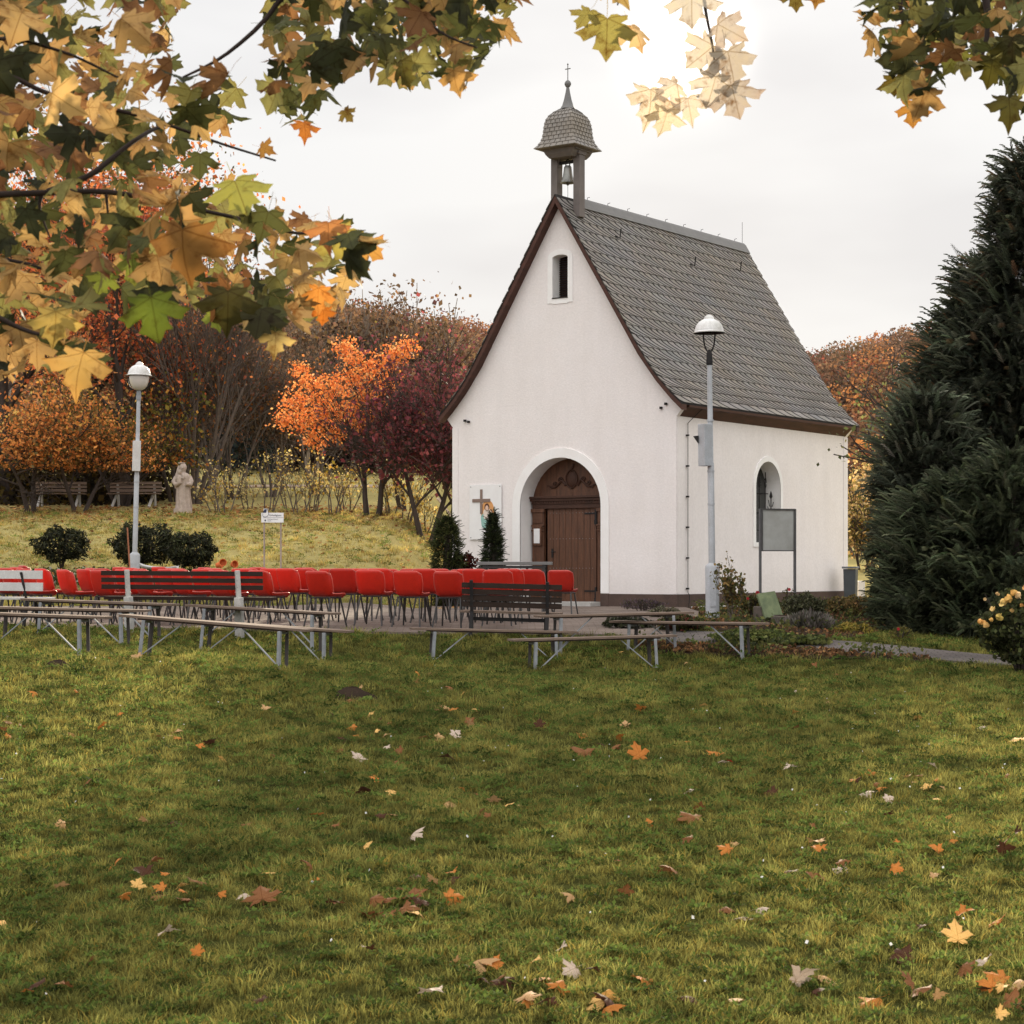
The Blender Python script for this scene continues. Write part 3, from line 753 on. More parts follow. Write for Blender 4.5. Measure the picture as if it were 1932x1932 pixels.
mb.lathe([(.02, 11.6), (.05, 11.62), (.075, 11.67), (.075, 11.70), (.05, 11.745), (.015, 11.77)], (0, TC[1], 0), 16)
mb.build('spire', M['lead'], bt, smooth=True)
mb = MB(); mb.tube([(0, TC[1], 11.75), (0, TC[1], 12.12)], .010, 6); mb.bar((-.07, TC[1], 12.02), (.07, TC[1], 12.02), .016, .02)
mb.lathe([(.001, 12.10), (.022, 12.12), (.001, 12.15)], (0, TC[1], 0), 8)
mb.build('finial_cross', M['lead'], bt)
mb = MB()
mb.lathe([(.001, 9.86), (.06, 9.855), (.085, 9.82), (.095, 9.74), (.11, 9.62), (.14, 9.53), (.168, 9.48), (.165, 9.465), (.13, 9.49), (.09, 9.6), (.07, 9.78)], (0, TC[1], 0), 24, cap=False)
mb.tube([(0, TC[1], 9.78), (0, TC[1], 9.45)], .012, 6); mb.lathe([(.001, 9.40), (.03, 9.43), (.001, 9.47)], (0, TC[1], 0), 8); mb.tube([(0, TC[1], 9.44), (0, TC[1], 9.15)], .006, 5)
mb.build('bell', M['bronze'], bt, smooth=True)
mb = MB()
mb.box((0, TC[1], 9.93), (.46, .07, .06)); mb.tube([(-.05, TC[1], 9.86), (-.06, TC[1], 9.95), (0, TC[1], 10.0), (.06, TC[1], 9.95), (.05, TC[1], 9.86)], .014, 6)
mb.tube([(.1, TC[1]+.05, 9.97), (.16, TC[1]+.05, 10.03), (.22, TC[1]+.05, 9.96)], .02, 6)
mb.build('yoke', M['iron'], bt)

# picture panel on the facade (its own thing, fixed to the wall)
def chw(a, s, z): return CH.matrix_basis @ Vector((a, s, z))
pc = 2.985-5.02
PN = empty('picture_panel', chw(pc, -.03, 1.52), R(-35.3), 'white wall panel with brown cross and faded painted figure left of the chapel door', 'picture panel')
mb = MB(); mb.box((0, 0, .62), (.90, .02, 1.25)); pnl = mb.build('panel', M['paper'], PN, bevel=.004)
mb = MB()
for x in (-.41, .41):
    for z in (.04, 1.2): mb.lathe([(.014, 0), (.001, .012)], (0, 0, 0), 8); n0 = mb.n-16; mb.V[n0:] = [(x+a, -.012-c, z+b) for a, b, c in mb.V[n0:]]
mb.build('screw', M['metal'], PN)
mb = MB(); cx = 2.985-5.127-pc
mb.box((cx, -.02, .86), (.065, .014, .56)); mb.box((cx, -.021, .885), (.50, .016, .075))
mb.build('cross', pmat('cross_print', S(140, 118, 106), .7, var=.1), PN, bevel=.002)
ms_ = []
def blob(c, rx, rz, d, n=28, jag=0.0):
    return [(c[0]+rx*math.cos(t)*(1+jag*math.sin(3*t+1)), d, c[1]+rz*math.sin(t)*(1+jag*math.cos(2*t))) for t in np.linspace(0, 2*math.pi, n, endpoint=False)]
mb = MB()
def fil(P, col): mb.add(P, [tuple(range(len(P)))], col)
mc = 2.985-4.95-pc
fil(blob((mc, .60), .19, .30, -.0125), S(222, 160, 100)); fil(blob((mc-.04, .42), .16, .20, -.0135, jag=.1), S(150, 190, 180))
fil(blob((mc, .57), .13, .14, -.0145, jag=.12), S(232, 214, 200)); fil(blob((mc-.02, .73), .07, .085, -.0155), S(96, 62, 48)); fil(blob((mc-.02, .71), .045, .062, -.0165), S(226, 190, 168))
fil(blob((mc+.09, .62), .055, .065, -.0155), S(130, 88, 60)); fil(blob((mc+.085, .605), .035, .05, -.0165), S(228, 195, 170))
mb.build('painted_figure', pmat('print', (1, 1, 1), .6, var=.06, scale=14, attr=True), PN, recalc=False, usecol=True)
# ------------------------------------------------------------------ folding benches (seat boards on folding steel legs)
M['metalshade'] = pmat('shaded_leg_metal', (.10, .092, .088), .7, scale=6, col2=(.06, .05, .045), spec=.1)  # rear legs: their shade is put into a darker metal colour
def make_beer_bench(name='folding_bench'):
    t = empty(name, (0, 0, 0))
    mb = MB(); mb.box((0, 0, .455), (2.2, .25, .028)); mb.build('seat', M['board'], t, bevel=.004)
    mb = MB()
    for y in (-.10, .10): mb.box((0, y, .433), (1.75, .028, .016))
    mb.build('rail', M['darkwood'], t)
    for sx in (-1, 1):
        x = sx*.80
        for y in (-.115, .115):
            mb = MB(); mb.bar((x, y, .425), (x+sx*.02, y*1.05, -.05), .038, .038); mb.box((x+sx*.02, y*1.05, -.04), (.07, .07, .01))
            mb.build('leg', M['metal'] if y < 0 else M['metalshade'], t, bevel=.004)
        mb = MB(); mb.bar((x, -.11, .41), (x, .11, .41), .03, .03)
        mb.bar((x+sx*.018, -.10, .03), (sx*.34, -.06, .43), .020, .012)
        mb.build('brace', M['metal'], t)
    return t
BB = [(26, 1128, 26.0, 354, 1140, 25.2, 'backmost folding bench on the left, behind two others near the white bench'),
      (-70, 1143, 24.5, 311, 1151, 24.0, 'long folding bench running out of the left frame edge, second from the front'),
      (-80, 1153, 22.5, 148, 1161, 22.2, 'dark sided folding bench at the left frame edge nearest the lawn'),
      (357, 1140, 26.4, 636, 1156, 25.6, 'folding bench standing in front of the slatted bench right post'),
      (212, 1157, 22.0, 606, 1189, 21.4, 'nearest folding bench on the left, slanting down to the right'),
      (345, 1168, 24.6, 666, 1190, 24.0, 'folding bench half hidden behind the slanting nearest bench'),
      (775, 1184, 25.5, 1088, 1191, 25.9, 'folding bench in front of the dark park bench, leftmost on the right side'),
      (955, 1206, 24.6, 1278, 1197, 25.3, 'nearest folding bench on the right, in front of two others'),
      (1011, 1161, 25.9, 1304, 1154, 26.6, 'folding bench on the right standing on the edge of the brick paving'),
      (1161, 1171, 26.6, 1440, 1175, 25.6, 'rightmost folding bench, in front of the lamp post and garden bed')]
b0 = None
for i, (x1, y1, d1, x2, y2, d2, lab) in enumerate(BB):
    P1, P2 = at(x1, y1, d1), at(x2, y2, d2)
    o = make_beer_bench() if b0 is None else copy_tree(b0)
    if b0 is None: b0 = o
    X = (P2-P1).normalized(); Z = Vector((0, 0, 1)); Yv = Z.cross(X).normalized(); Z = X.cross(Yv)
    c = (P1+P2)/2-Z*.468
    mat_ = Matrix((X, Yv, Z)).transposed().to_4x4(); mat_.translation = c
    o.matrix_world = mat_
    ln = (P2-P1).length
    tag(o, lab, 'bench', 'folding benches set out on the lawn')

# ------------------------------------------------------------------ slatted benches
def place(o, px1, py1, Y1_, px2, py2, Y2_, zoff):
    P1, P2 = at(px1, py1, Y1_), at(px2, py2, Y2_); X = (P2-P1).normalized(); Z = Vector((0, 0, 1)); Yv = Z.cross(X).normalized(); Z = X.cross(Yv)
    m_ = Matrix((X, Yv, Z)).transposed().to_4x4(); m_.translation = (P1+P2)/2-Z*zoff; o.matrix_world = m_; return o
# brown slats on pale concrete posts (seen from behind; seat extends away from the camera, +y)
t = empty('slatted_bench', (0, 0, 0), 0, 'long bench with three dark brown back slats on two pale concrete posts', 'bench')
for k in range(3):
    mb = MB(); mb.box((0, -.02+k*.012, .775-k*.092), (2.2, .035, .062)); mb.build('back_slat', M['darkwood'], t, bevel=.003)
for y in (.12, .26, .40):
    mb = MB(); mb.box((.05, y, .44), (2.28, .11, .045)); mb.build('seat_slat', M['darkwood'], t, bevel=.003)
for x in (-.74, .765):
    mb = MB(); mb.bar((x, -.055, .82), (x+.02, -.045, .44), .075, .06); mb.bar((x+.02, -.045, .46), (x+.03, -.02, -.08), .10, .09); mb.bar((x+.02, -.02, .40), (x+.02, .46, .40), .07, .05)
    mb.bar((x+.04, .05, .44), (x+.08, .02, .05), .02, .02)
    mb.build('post', M['concrete'], t, bevel=.008)
    mb = MB()
    for k in range(3): mb.lathe([(.013, 0), (.001, .008)], (0, 0, 0), 8); n0 = mb.n-16; mb.V[n0:] = [(x+.004*k+a, -.09-c+k*.002, .775-k*.092+b) for a, b, c in mb.V[n0:]]
    mb.build('bolt', M['iron'], t)
place(t, 190, 1077.5, 26.5, 498, 1079.5, 26.3, .80)
# white bench at the left edge
t = empty('white_bench', (0, 0, 0), 0, 'white painted bench with two broad back slats at the left frame edge', 'bench')
for k in range(2):
    mb = MB(); mb.box((0, -.02+k*.02, .755-k*.165), (1.9, .035, .115)); mb.build('back_slat', M['whitewood'], t, bevel=.003)
for y in (.14, .30):
    mb = MB(); mb.box((.03, y, .43), (1.95, .13, .035)); mb.build('seat_slat', M['whitewood'], t, bevel=.003)
for x in (-.66, .66):
    mb = MB(); mb.bar((x, -.05, .79), (x+.06, .02, .38), .035, .02); mb.bar((x+.06, .02, .40), (x+.06, .40, .40), .04, .03); mb.bar((x+.06, .02, .38), (x+.03, -.04, -.02), .04, .03); mb.bar((x+.06, .38, .38), (x+.08, .42, -.02), .04, .03)
    mb.build('bracket', M['iron'], t)
place(t, -178, 1075, 27.0, 86, 1077, 26.8, .81)
# dark bench near the door
t = empty('dark_bench', (0, 0, 0), 0, 'dark brown park bench with black iron legs in front of the chapel door', 'bench')
for k in range(4):
    mb = MB(); mb.box((0, -.03+k*.015, .79-k*.088), (1.40, .03, .072)); mb.build('back_slat', M['darkwood'], t, bevel=.003)
for y in (.10, .22, .34, .46):
    mb = MB(); mb.box((-.04, y, .42), (1.40, .10, .03)); mb.build('seat_slat', M['board'], t, bevel=.003)
for x in (-.56, .50):
    mb = MB(); mb.bar((x, -.075, .86), (x, .03, .42), .045, .02); mb.bar((x, .03, .40), (x, .50, .40), .04, .025); mb.bar((x, .03, .42), (x, -.06, -.06), .05, .04); mb.bar((x-.07, .45, .4), (x-.07, .48, -.04), .05, .04)
    mb.build('iron_leg', M['iron'], t)
mb = MB(); mb.bar((-.56, .2, .32), (.5, .2, .32), .03, .05); mb.build('stretcher', M['iron'], t)
place(t, 872, 1094, 27.4, 1061, 1099, 27.2, .86)
# two distant benches under the trees
def rear_bench(px, py, Y, lab, rz):
    g = ground_at(px, py, Y); t = empty('park_bench', g, rz, lab, 'bench', 'benches under the trees')
    for k in range(3):
        mb = MB(); mb.box((0, .20+k*.01, .78-k*.12), (1.7, .03, .085)); mb.build('back_slat', M['board'], t)
    for k in range(3):
        mb = MB(); mb.box((0, -.18+k*.14, .43), (1.7, .11, .035)); mb.build('seat_slat', M['board'], t)
    for x in (-.6, .6):
        mb = MB(); mb.bar((x, .15, .42), (x-.06, -.26, -.02), .07, .06); mb.bar((x, .22, .82), (x+.02, .30, -.02), .06, .06); mb.build('leg', M['concrete'], t)
rear_bench(112, 940, 63.5, 'weathered park bench under the trees, farther left of the two', R(6))
rear_bench(253, 943, 63.5, 'weathered park bench behind the left lamp post, beside the statue', R(-4))

# ------------------------------------------------------------------ red shell chairs
M['redrim'] = pmat('skylit_red_rim', (.50, .05, .035), .35, scale=9, col2=(.60, .13, .10), spec=.5)  # sky light along the shell edge put into a paler rim colour
def make_chair():
    t = empty('red_chair', (0, 0, 0))
    prof_ = [(-.255, .795, .40), (-.262, .785, .405), (-.258, .76, .42), (-.245, .70, .435), (-.225, .62, .44), (-.20, .54, .42), (-.175, .485, .39), (-.13, .45, .415), (-.06, .437, .415), (.04, .437, .42), (.13, .443, .42), (.18, .44, .41), (.205, .425, .39), (.21, .41, .37)]
    rows = []
    for i, (y, z, wd) in enumerate(prof_):
        row = []
        for k in range(13):
            u_ = k/6-1; x = u_*wd/2
            curl = max(0, abs(u_)-.70)/.30; dish = u_*u_*.012
            if i <= 6: row.append((x, y+dish+.075*curl**1.6*(.5+.5*min(1, i/3)), z-(.030*max(0, abs(u_)-.7)**2*11 if i < 2 else 0)))
            else: row.append((x, y, z+dish*.6+.035*curl**1.5))
        rows.append(row)
    mb = MB(); mb.grid(rows)
    o = mb.build('shell', M['red'], t, smooth='all'); s = o.modifiers.new('s', 'SOLIDIFY'); s.thickness = .012; s.offset = 0
    edge = [r_[0] for r_ in rows[::-1]]+rows[0][1:-1]+[r_[-1] for r_ in rows]
    MB().tube(edge, .0085, 6).build('rim', M['redrim'], o, smooth='all')
    mb = MB()
    for sx in (-1, 1): mb.tube([(sx*.16, -.14, .425), (sx*.17, .14, .425)], .011, 6)
    mb.tube([(-.17, -.12, .42), (.17, -.12, .42)], .011, 6); mb.tube([(-.17, .12, .42), (.17, .12, .42)], .011, 6)
    mb.build('seat_frame', M['blacktube'], t)
    for sx in (-1, 1):
        for sy in (-1, 1):
            mb = MB(); mb.tube([(sx*.165, sy*.125, .42), (sx*.215, sy*(.215 if sy > 0 else .235), .0)], .0125, 6); mb.build('leg', M['blacktube'], t)
    return t
rr = random.Random(11)
rows_ = [(28.3, [8, 70, 146, 215, 285, 355, 430, 508, 618, 707, 775, 853, 935], 'front row near the benches'),
         (29.3, [36, 109, 178, 250, 330, 400, 470, 560, 660, 735, 812, 905, 972], 'second row of seats'),
         (30.4, [20, 215, 290, 360, 430, 530, 590, 690, 783, 835, 885, 948, 1005], 'third row of seats'),
         (31.6, [55, 190, 270, 350, 425, 480, 570, 640, 750, 815, 870, 930], 'fourth row of seats'),
         (32.8, [75, 240, 320, 400, 500, 585, 720, 895], 'backmost row towards the flower bed')]
ORD = 'first second third fourth fifth sixth seventh eighth ninth tenth eleventh twelfth thirteenth fourteenth fifteenth sixteenth seventeenth eighteenth'.split()
c0 = None
def put_chair(px, Y, rz, lab):
    global c0
    o = make_chair() if c0 is None else copy_tree(c0)
    if c0 is None: c0 = o
    X = (px-966)/F*Y; o.location = (X, Y, h(X, Y)+.03); o.rotation_euler = (0, 0, rz)
    tag(o, lab, 'chair', 'red plastic chairs set out on the paving')
for Y, pxs, rn in rows_:
    for i, px in enumerate(sorted(pxs)):
        X = (px-966)/F*Y
        th = R(-np.interp(X, [-7.5, -5.5, -3.4, -2, -1, 1], [48, 42, 30, 18, 20, 18])+rr.uniform(-11, 11))
        put_chair(px+rr.uniform(-7, 7), Y+rr.uniform(-.3, .3), th, 'red plastic chair, %s from left in the %s' % (ORD[i], rn))
put_chair(1062, 33.0, R(-16), 'single red chair standing apart on the right, in front of the wooden door')

# ------------------------------------------------------------------ lamp posts
def lamp(px, Y, pybase, lean, lab, globe, rz):
    g = at(px, pybase, Y); t = empty('lamp_post', g, 0, lab, 'lamp post')
    t.rotation_euler = (0, R(lean), 0)
    mb = MB(); mb.lathe([(.115, -.2), (.115, .86), (.105, .89), (.055, .93), (.05, .94)], (0, 0, 0), 20); mb.box((0, -.112, .45), (.10, .02, .5)); mb.build('base', M['postgrey'], t, smooth=True)
    mb = MB(); mb.lathe([(.056, .90), (.054, 2.6), (.046, 2.62), (.042, 4.28)], (0, 0, 0), 16)
    for z in (1.9, 2.45, 3.3): mb.lathe([(.060, z), (.060, z+.03)], (0, 0, 0), 16)
    mb.build('pole', M['postgrey'], t, smooth=True)
    mb = MB(); mb.lathe([(.05, 4.24), (.055, 4.26), (.055, 4.33), (.05, 4.35), (.05, 4.42), (.045, 4.45), (.02, 4.5)], (0, 0, 0), 16); mb.build('collar', M['iron'] if not globe else M['metal'], t, smooth=True)
    mb = MB()
    if globe:
        for sg in (-1, 1):
            mb.tube([(sg*.25*math.sin(a), 0, 4.70-.265*math.cos(a)) for a in np.linspace(0, R(92), 9)], .012, 6)
        mb.lathe([(.03, 4.42), (.05, 4.46), (.02, 4.48)], (0, 0, 0), 12)
    else:
        for sg in (-1, 1):
            mb.tube([(sg*.01, 0, 4.44), (sg*.05, 0, 4.50), (sg*.08, 0, 4.58), (sg*.095, 0, 4.70), (sg*.10, 0, 4.84)], .014, 6)
        mb.lathe([(.045, 4.76), (.05, 4.78), (.05, 4.86)], (0, 0, 0), 12)
    mb.build('bracket', M['iron'], t, smooth=True)
    if globe:
        mb = MB(); mb.lathe([(.001, 4.455), (.06, 4.46), (.125, 4.495), (.175, 4.56), (.205, 4.65), (.215, 4.74), (.21, 4.80)], (0, 0, 0), 24); mb.build('globe', M['globe'], t, smooth='all')
    mb = MB(); mb.lathe([(.272, 4.775), (.275, 4.79), (.245, 4.805), (.24, 4.84), (.215, 4.91), (.165, 4.97), (.10, 5.005), (.085, 5.01), (.085, 5.02), (.07, 5.05), (.04, 5.075), (.02, 5.085), (.001, 5.09)], (0, 0, 0), 28, cap=False)
    mb.build('dome', M['domewhite'], t, smooth=True)
    mb = MB(); mb.lathe([(.268, 4.778), (.22, 4.83), (.10, 4.9), (.001, 4.9)], (0, 0, 0), 24, cap=False); mb.build('dome_lining', M['domedark'], t)
    # loudspeaker box strapped to the pole
    mb = MB()
    if globe: mb.box((0, -.08, 3.02), (.17, .13, .66), Matrix.Rotation(R(14), 3, 'Z')); 
    else: mb.box((-.10, -.07, 2.9), (.17, .16, .70), Matrix.Rotation(R(38), 3, 'Z'))
    mb.build('loudspeaker_box', M['postgrey'] if not globe else M['whitewood'], t, bevel=.006)
    if not globe:
        mb = MB(); mb.prism([(-.29, 3.05), (-.21, 3.06), (-.21, 2.93)], lambda a, z, d: (a, d, z), -.10, -.02); mb.build('spotlight', M['iron'], t)
    return t
lamp(252.5, 43.0, 1122, 1.4, 'left grey lamp post with white globe and dome, behind the red chairs', True, 0)
lamp(1344.5, 33.0, 1167, -.7, 'right grey lamp post with dirty dome and loudspeaker box, in front of the chapel', False, 0)

# ------------------------------------------------------------------ direction sign
g = at(514, 1085, 41); g.z = h(g.x, g.y)
t = empty('info_sign', (g.x, g.y, 0), R(3), 'small white direction sign with chapel emblem on two pale posts', 'sign')
zt = EYE+(HZ-967.5)/F*41; zb = EYE+(HZ-986)/F*41; wd = 42/F*41
for x in (-.172, .172):
    mb = MB(); mb.tube([(x, .03, g.z-.1), (x, .03, zt-.02)], .018, 8); mb.build('post', pmat('sign_post', S(176, 156, 145), .7), t)
mb = MB(); mb.box((0, 0, (zt+zb)/2), (wd, .02, zt-zb)); sb = mb.build('panel', M['paper'], t, bevel=.003)
mb = MB(); mb.box((.02, -.0125, (zt+zb)/2+.003), (wd*.9, .002, .004)); 
ex = -wd*.32
mb.add([(ex-.05, -.013, zt-.0), (ex+.02, -.013, zt-.0), (ex+.035, -.013, zt+.075), (ex-.015, -.013, zt+.075)], [(0, 1, 2, 3)])
mb.tube([(ex-.05, -.014, zt-.075), (ex+.0, -.014, zt-.088), (ex+.05, -.014, zt-.07), (ex+.075, -.014, zt-.02), (ex+.065, -.014, zt+.03), (ex+.04, -.014, zt+.08)], .0045, 4)
mb.tube([(ex-.05, -.014, zt-.07), (ex-.05, -.014, zt)], .003, 4)
mb.box((ex, -.013, zb+.045), (.02, .002, .035)); mb.box((ex, -.0132, zb+.045), (.035, .002, .012))
mb.build('emblem', M['signblue'], sb)
mb = MB(); mb.box((ex+.01, -.006, zt+.02), (.09, .006, .13)); mb.build('emblem_backing', M['paper'], sb)
def lettering(txt, size, loc, par, mat, rot=(R(90), 0, 0), align='LEFT'):
    cu = bpy.data.curves.new('lettering', 'FONT'); cu.body = txt; cu.size = size; cu.extrude = .001; cu.align_x = align
    tmp = bpy.data.objects.new('lettering', cu); COL.objects.link(tmp); bpy.context.view_layer.update()
    me = bpy.data.meshes.new_from_object(tmp.evaluated_get(bpy.context.evaluated_depsgraph_get())); bpy.data.objects.remove(tmp)
    me.materials.clear(); me.materials.append(mat)
    o = link('lettering', me, par); o.location = loc; o.rotation_euler = rot; return o
lettering('Urheiligtum', .052, (ex+.085, -.0125, zt-.068), sb, M['signblue'])
lettering('Schönstatt-Zentrum', .026, (ex+.05, -.0125, zb+.062), sb, M['signblue'])
lettering('Kapelle', .024, (ex+.05, -.0125, zb+.03), sb, M['signblue'])

# ------------------------------------------------------------------ notice board
Y = 38.5; g = at(1467, 1150, Y)
t = empty('notice_board', (g.x, g.y, h(g.x, g.y)), R(14), 'grey glazed notice board on two metal posts in front of the chapel side wall', 'notice board')
z0 = EYE+(HZ-1039)/F*Y-h(g.x, g.y); z1 = EYE+(HZ-961)/F*Y-h(g.x, g.y)
for x in (-.36, .36):
    mb = MB(); mb.box((x, 0, z1/2-.05), (.045, .05, z1+.12)); mb.build('post', pmat('board_post', S(110, 108, 108), .6, scale=6), t, bevel=.004)
mb = MB(); mb.box((0, .0, (z0+z1)/2), (.67, .07, z1-z0)); mb.build('case', M['glassy'], t, bevel=.004)
mb = MB(); mb.box((0, -.005, z1), (.70, .10, .025)); mb.box((0, -.005, z0), (.68, .09, .02)); mb.box((-.33, -.04, (z0+z1)/2), (.02, .02, z1-z0)); mb.box((.33, -.04, (z0+z1)/2), (.02, .02, z1-z0)); mb.build('frame', pmat('board_frame', S(96, 94, 92), .5), t)

# ------------------------------------------------------------------ table before the door
Y = 37.5; g = at(971, 1100, Y)
t = empty('table', (g.x, g.y, 0.02), R(-4), 'narrow grey topped table standing before the wooden chapel door', 'table')
zt = EYE+(HZ-1062)/F*Y
mb = MB(); mb.box((0, 0, zt-.03), (1.42, .55, .06)); mb.build('tabletop', M['lead'], t, bevel=.006)
for sx in (-1, 1):
    for sy in (-1, 1):
        mb = MB(); mb.box((sx*.56, sy*.2, (zt-.06)/2), (.05, .05, zt-.06)); mb.build('leg', M['blacktube'], t)
mb = MB(); mb.box((0, -.2, zt-.10), (1.2, .03, .05)); mb.box((0, .2, zt-.10), (1.2, .03, .05)); mb.box((.25, -.2, zt-.15), (.05, .03, .1)); mb.box((0, -.2, zt-.22), (1.1, .03, .03)); mb.build('frame', M['blacktube'], t)

# ------------------------------------------------------------------ statue
g = ground_at(345, 960, 60.5); H0 = g.z
t = empty('statue', g, R(8), 'weathered stone statue of a robed figure holding a child beside the trees', 'statue')
mb = MB(); mb.box((0, 0, .045), (.56, .46, .16)); mb.build('pedestal', M['stone'], t, bevel=.01)
mb = MB()
secs = [(.12, .25, .20), (.16, .245, .20), (.3, .23, .18), (.5, .215, .165), (.7, .21, .16), (.85, .215, .165), (.95, .225, .17), (1.05, .235, .17), (1.13, .225, .16), (1.20, .16, .12), (1.24, .085, .08), (1.27, .075, .08), (1.30, .085, .095), (1.36, .105, .115), (1.42, .108, .118), (1.48, .09, .10), (1.52, .05, .06), (1.535, .005, .005)]
rows = []
for z, rx, ry in secs:
    row = []
    for k in range(49):
        a = 2*math.pi*k/48
        f_ = 1+(.07*math.sin(9*a+z*1.5)+.04*math.sin(17*a))*max(0, min(1, (1.1-z)*2))
        row.append((.01+rx*f_*math.cos(a)+(.02 if z < .5 else 0)*math.sin(z*5), ry*f_*math.sin(a), z))
    rows.append(row)
mb.grid(rows)
# veil, sleeves, forearm, child with head
mb.tube([(-.10, .03, 1.45), (-.15, .05, 1.25), (-.21, .04, 1.0), (-.20, .05, .75)], [.05, .06, .08, .05], 8)
mb.tube([(.20, 0, 1.12), (.25, -.03, .98), (.22, -.15, .86), (.10, -.21, .88)], [.07, .085, .075, .045], 8)
mb.tube([(-.20, 0, 1.10), (-.27, -.03, .95), (-.20, -.16, .86), (-.06, -.20, .92)], [.07, .085, .075, .045], 8)
mb.tube([(-.10, -.17, .90), (-.11, -.18, 1.02), (-.10, -.17, 1.14), (-.10, -.16, 1.18)], [.08, .085, .06, .035], 8)
mb.lathe([(.001, -.075), (.05, -.06), (.068, -.02), (.068, .02), (.05, .06), (.001, .08)], (-.10, -.17, 1.25), 12)
mb.tube([(-.06, -.2, 1.08), (.02, -.22, 1.05), (.05, -.2, 1.12)], [.03, .025, .02], 6)
mb.tube([(.0, -.12, 1.40), (.0, -.135, 1.365)], [.015, .02], 6)
mb.tube([(-.13, .02, 1.53), (.0, -.09, 1.53), (.12, .02, 1.53), (0, .1, 1.53), (-.13, .02, 1.53)], .022, 6)
mb.build('robed_figure', M['stone'], t, smooth=True)

# ------------------------------------------------------------------ bin and white post at the chapel's rear corner
g = at(1605, 1134, 48.0)
t = empty('wheelie_bin', (g.x, g.y, h(g.x, g.y)), R(-20), 'dark grey wheelie bin beside the rear corner of the chapel', 'bin')
mb = MB(); mb.box((0, 0, .42), (.26, .30, .84), None); V = [(x*(1.18 if z > .5 else 1), y*(1.18 if z > .5 else 1), z) for x, y, z in mb.V]; mb.V = V; mb.build('body', M['bin'], t, bevel=.015)
mb = MB(); mb.box((0, -.01, .875), (.36, .42, .05)); mb.build('lid', pmat('bin_lid', S(120, 122, 126), .5), t, bevel=.012)
mb = MB()
for x in (-.13, .13): mb.tube([(x-.02, .17, .09), (x+.02, .17, .09)], .09, 14)
mb.build('wheel', M['iron'], t)
g = at(1624.5, 1130, 49.5); z = EYE+(HZ-1096)/F*49.5
t = tag(MB().box((g.x, g.y, (g.z+z)/2-.05), (.17, .17, z-g.z+.1)).build('stone_post', M['whitewood'], bevel=.012), 'short pale stone post standing just right of the dark bin', 'post')
# green slab and stone trough
g = ground_at(1450, 1175, 30.5)
t = empty('green_slab', at(1452, 1171, 30.5), R(20), 'tilted green mossy slab leaning on a dark stone block in the bed', 'slab')
mb = MB(); mb.box((0, 0, .24), (.32, .05, .42), Matrix.Rotation(R(-24), 3, 'X')@Matrix.Rotation(R(-8), 3, 'Y')); mb.build('slab', M['greenstone'], t, bevel=.006)
mb = MB(); mb.box((-.02, .10, .05), (.30, .26, .34)); mb.build('block', M['trough'], t, bevel=.015)
t = empty('stone_trough', at(1494, 1190, 30.0), R(12), 'low brown stone trough planted with ground cover beside the green slab', 'planter')
mb = MB(); mb.box((0, 0, .10), (.55, .35, .26)); mb.build('trough', M['trough'], t, bevel=.015)
mb = MB(); mb.box((0, 0, .215), (.47, .27, .05)); mb.build('soil', M['soil'], t)
# white scoop shaped tray and orange pots near the left flower bed, garden stake
g = at(310, 1072, 44)
t = empty('white_trough', at(300, 1076, 43.5), R(-10), 'long low white tray lying in the flower bed behind the chairs', 'tray')
mb = MB()
rows = []
for x, wdt, z in ((-.62, .02, .13), (-.5, .14, .07), (-.25, .2, .02), (.1, .22, .0), (.4, .2, .0), (.6, .12, .04)):
    rows.append([(x, wdt*math.cos(a), z+.10-.10*math.sin(a)) for a in np.linspace(0, math.pi, 9)])
rows = [[(x*.72, y*.7, z*.7) for x, y, z in r_] for r_ in rows]
mb.grid(rows); o = mb.build('tray', M['whitewood'], t, smooth='all'); s = o.modifiers.new('s', 'SOLIDIFY'); s.thickness = .012
mb = MB(); mb.tube([(-.02, 0, 0), (.02, .01, .95)], .018, 6)
o = mb.build('garden_stake', pmat('stake_wood', S(170, 110, 80), .8)); o.location = at(247, 1078, 42.6); o.rotation_euler = (0, R(-6), 0); tag(o, 'thin brown wooden stake leaning against the left lamp post', 'stake')
for i, (px, py) in enumerate(((422, 1063), (438, 1066), (408, 1067))):
    mb = MB(); mb.lathe([(.05, 0), (.075, .1), (.085, .1), (.085, .125), (.07, .125), (.06, .03)], (0, 0, 0), 14)
    o = mb.build('flower_pot', pmat('terracotta', S(214, 110, 60), .8), smooth=True); o.location = at(px, py, 43+i*.2); o.rotation_euler = (R(80), 0, R(40*i))
    tag(o, ['orange clay flower pot lying on its side right of the lamp base', 'rightmost orange clay pot tipped over beside the rounded shrub', 'small orange pot closest to the lamp base'][i], 'flower pot', 'orange pots in the flower bed')
# mole hills
for i, (px, py, Y, rx) in enumerate(((110, 1254, 20.3, .16), (665, 1283, 19.0, .24), (420-300, 1240, 21.4, .05))):
    if i == 2: px, py, Y, rx = 40+32, 1241, 21.0, .07
    g = ground_at(px, py, Y); mb = MB(); rows = []
    for j in range(9):
        r_ = rx*(1-j/8.0); rows.append([(r_*math.cos(a)*(1+.15*math.sin(3*a+j)), r_*.8*math.sin(a)*(1+.1*math.cos(5*a)), rx*.52*math.sin((j/8)*math.pi/2)+rr.uniform(-.012, .012)) for a in np.linspace(0, 2*math.pi, 19)])
    mb.grid(rows); o = mb.build('molehill', M['soil'], smooth=True); o.location = g
    tag(o, ['dark molehill on the lawn in front of the leftmost benches', 'largest dark molehill on the open lawn below the centre benches', 'tiny lump of dark soil just left of a molehill'][i], 'molehill', 'molehills on the lawn')
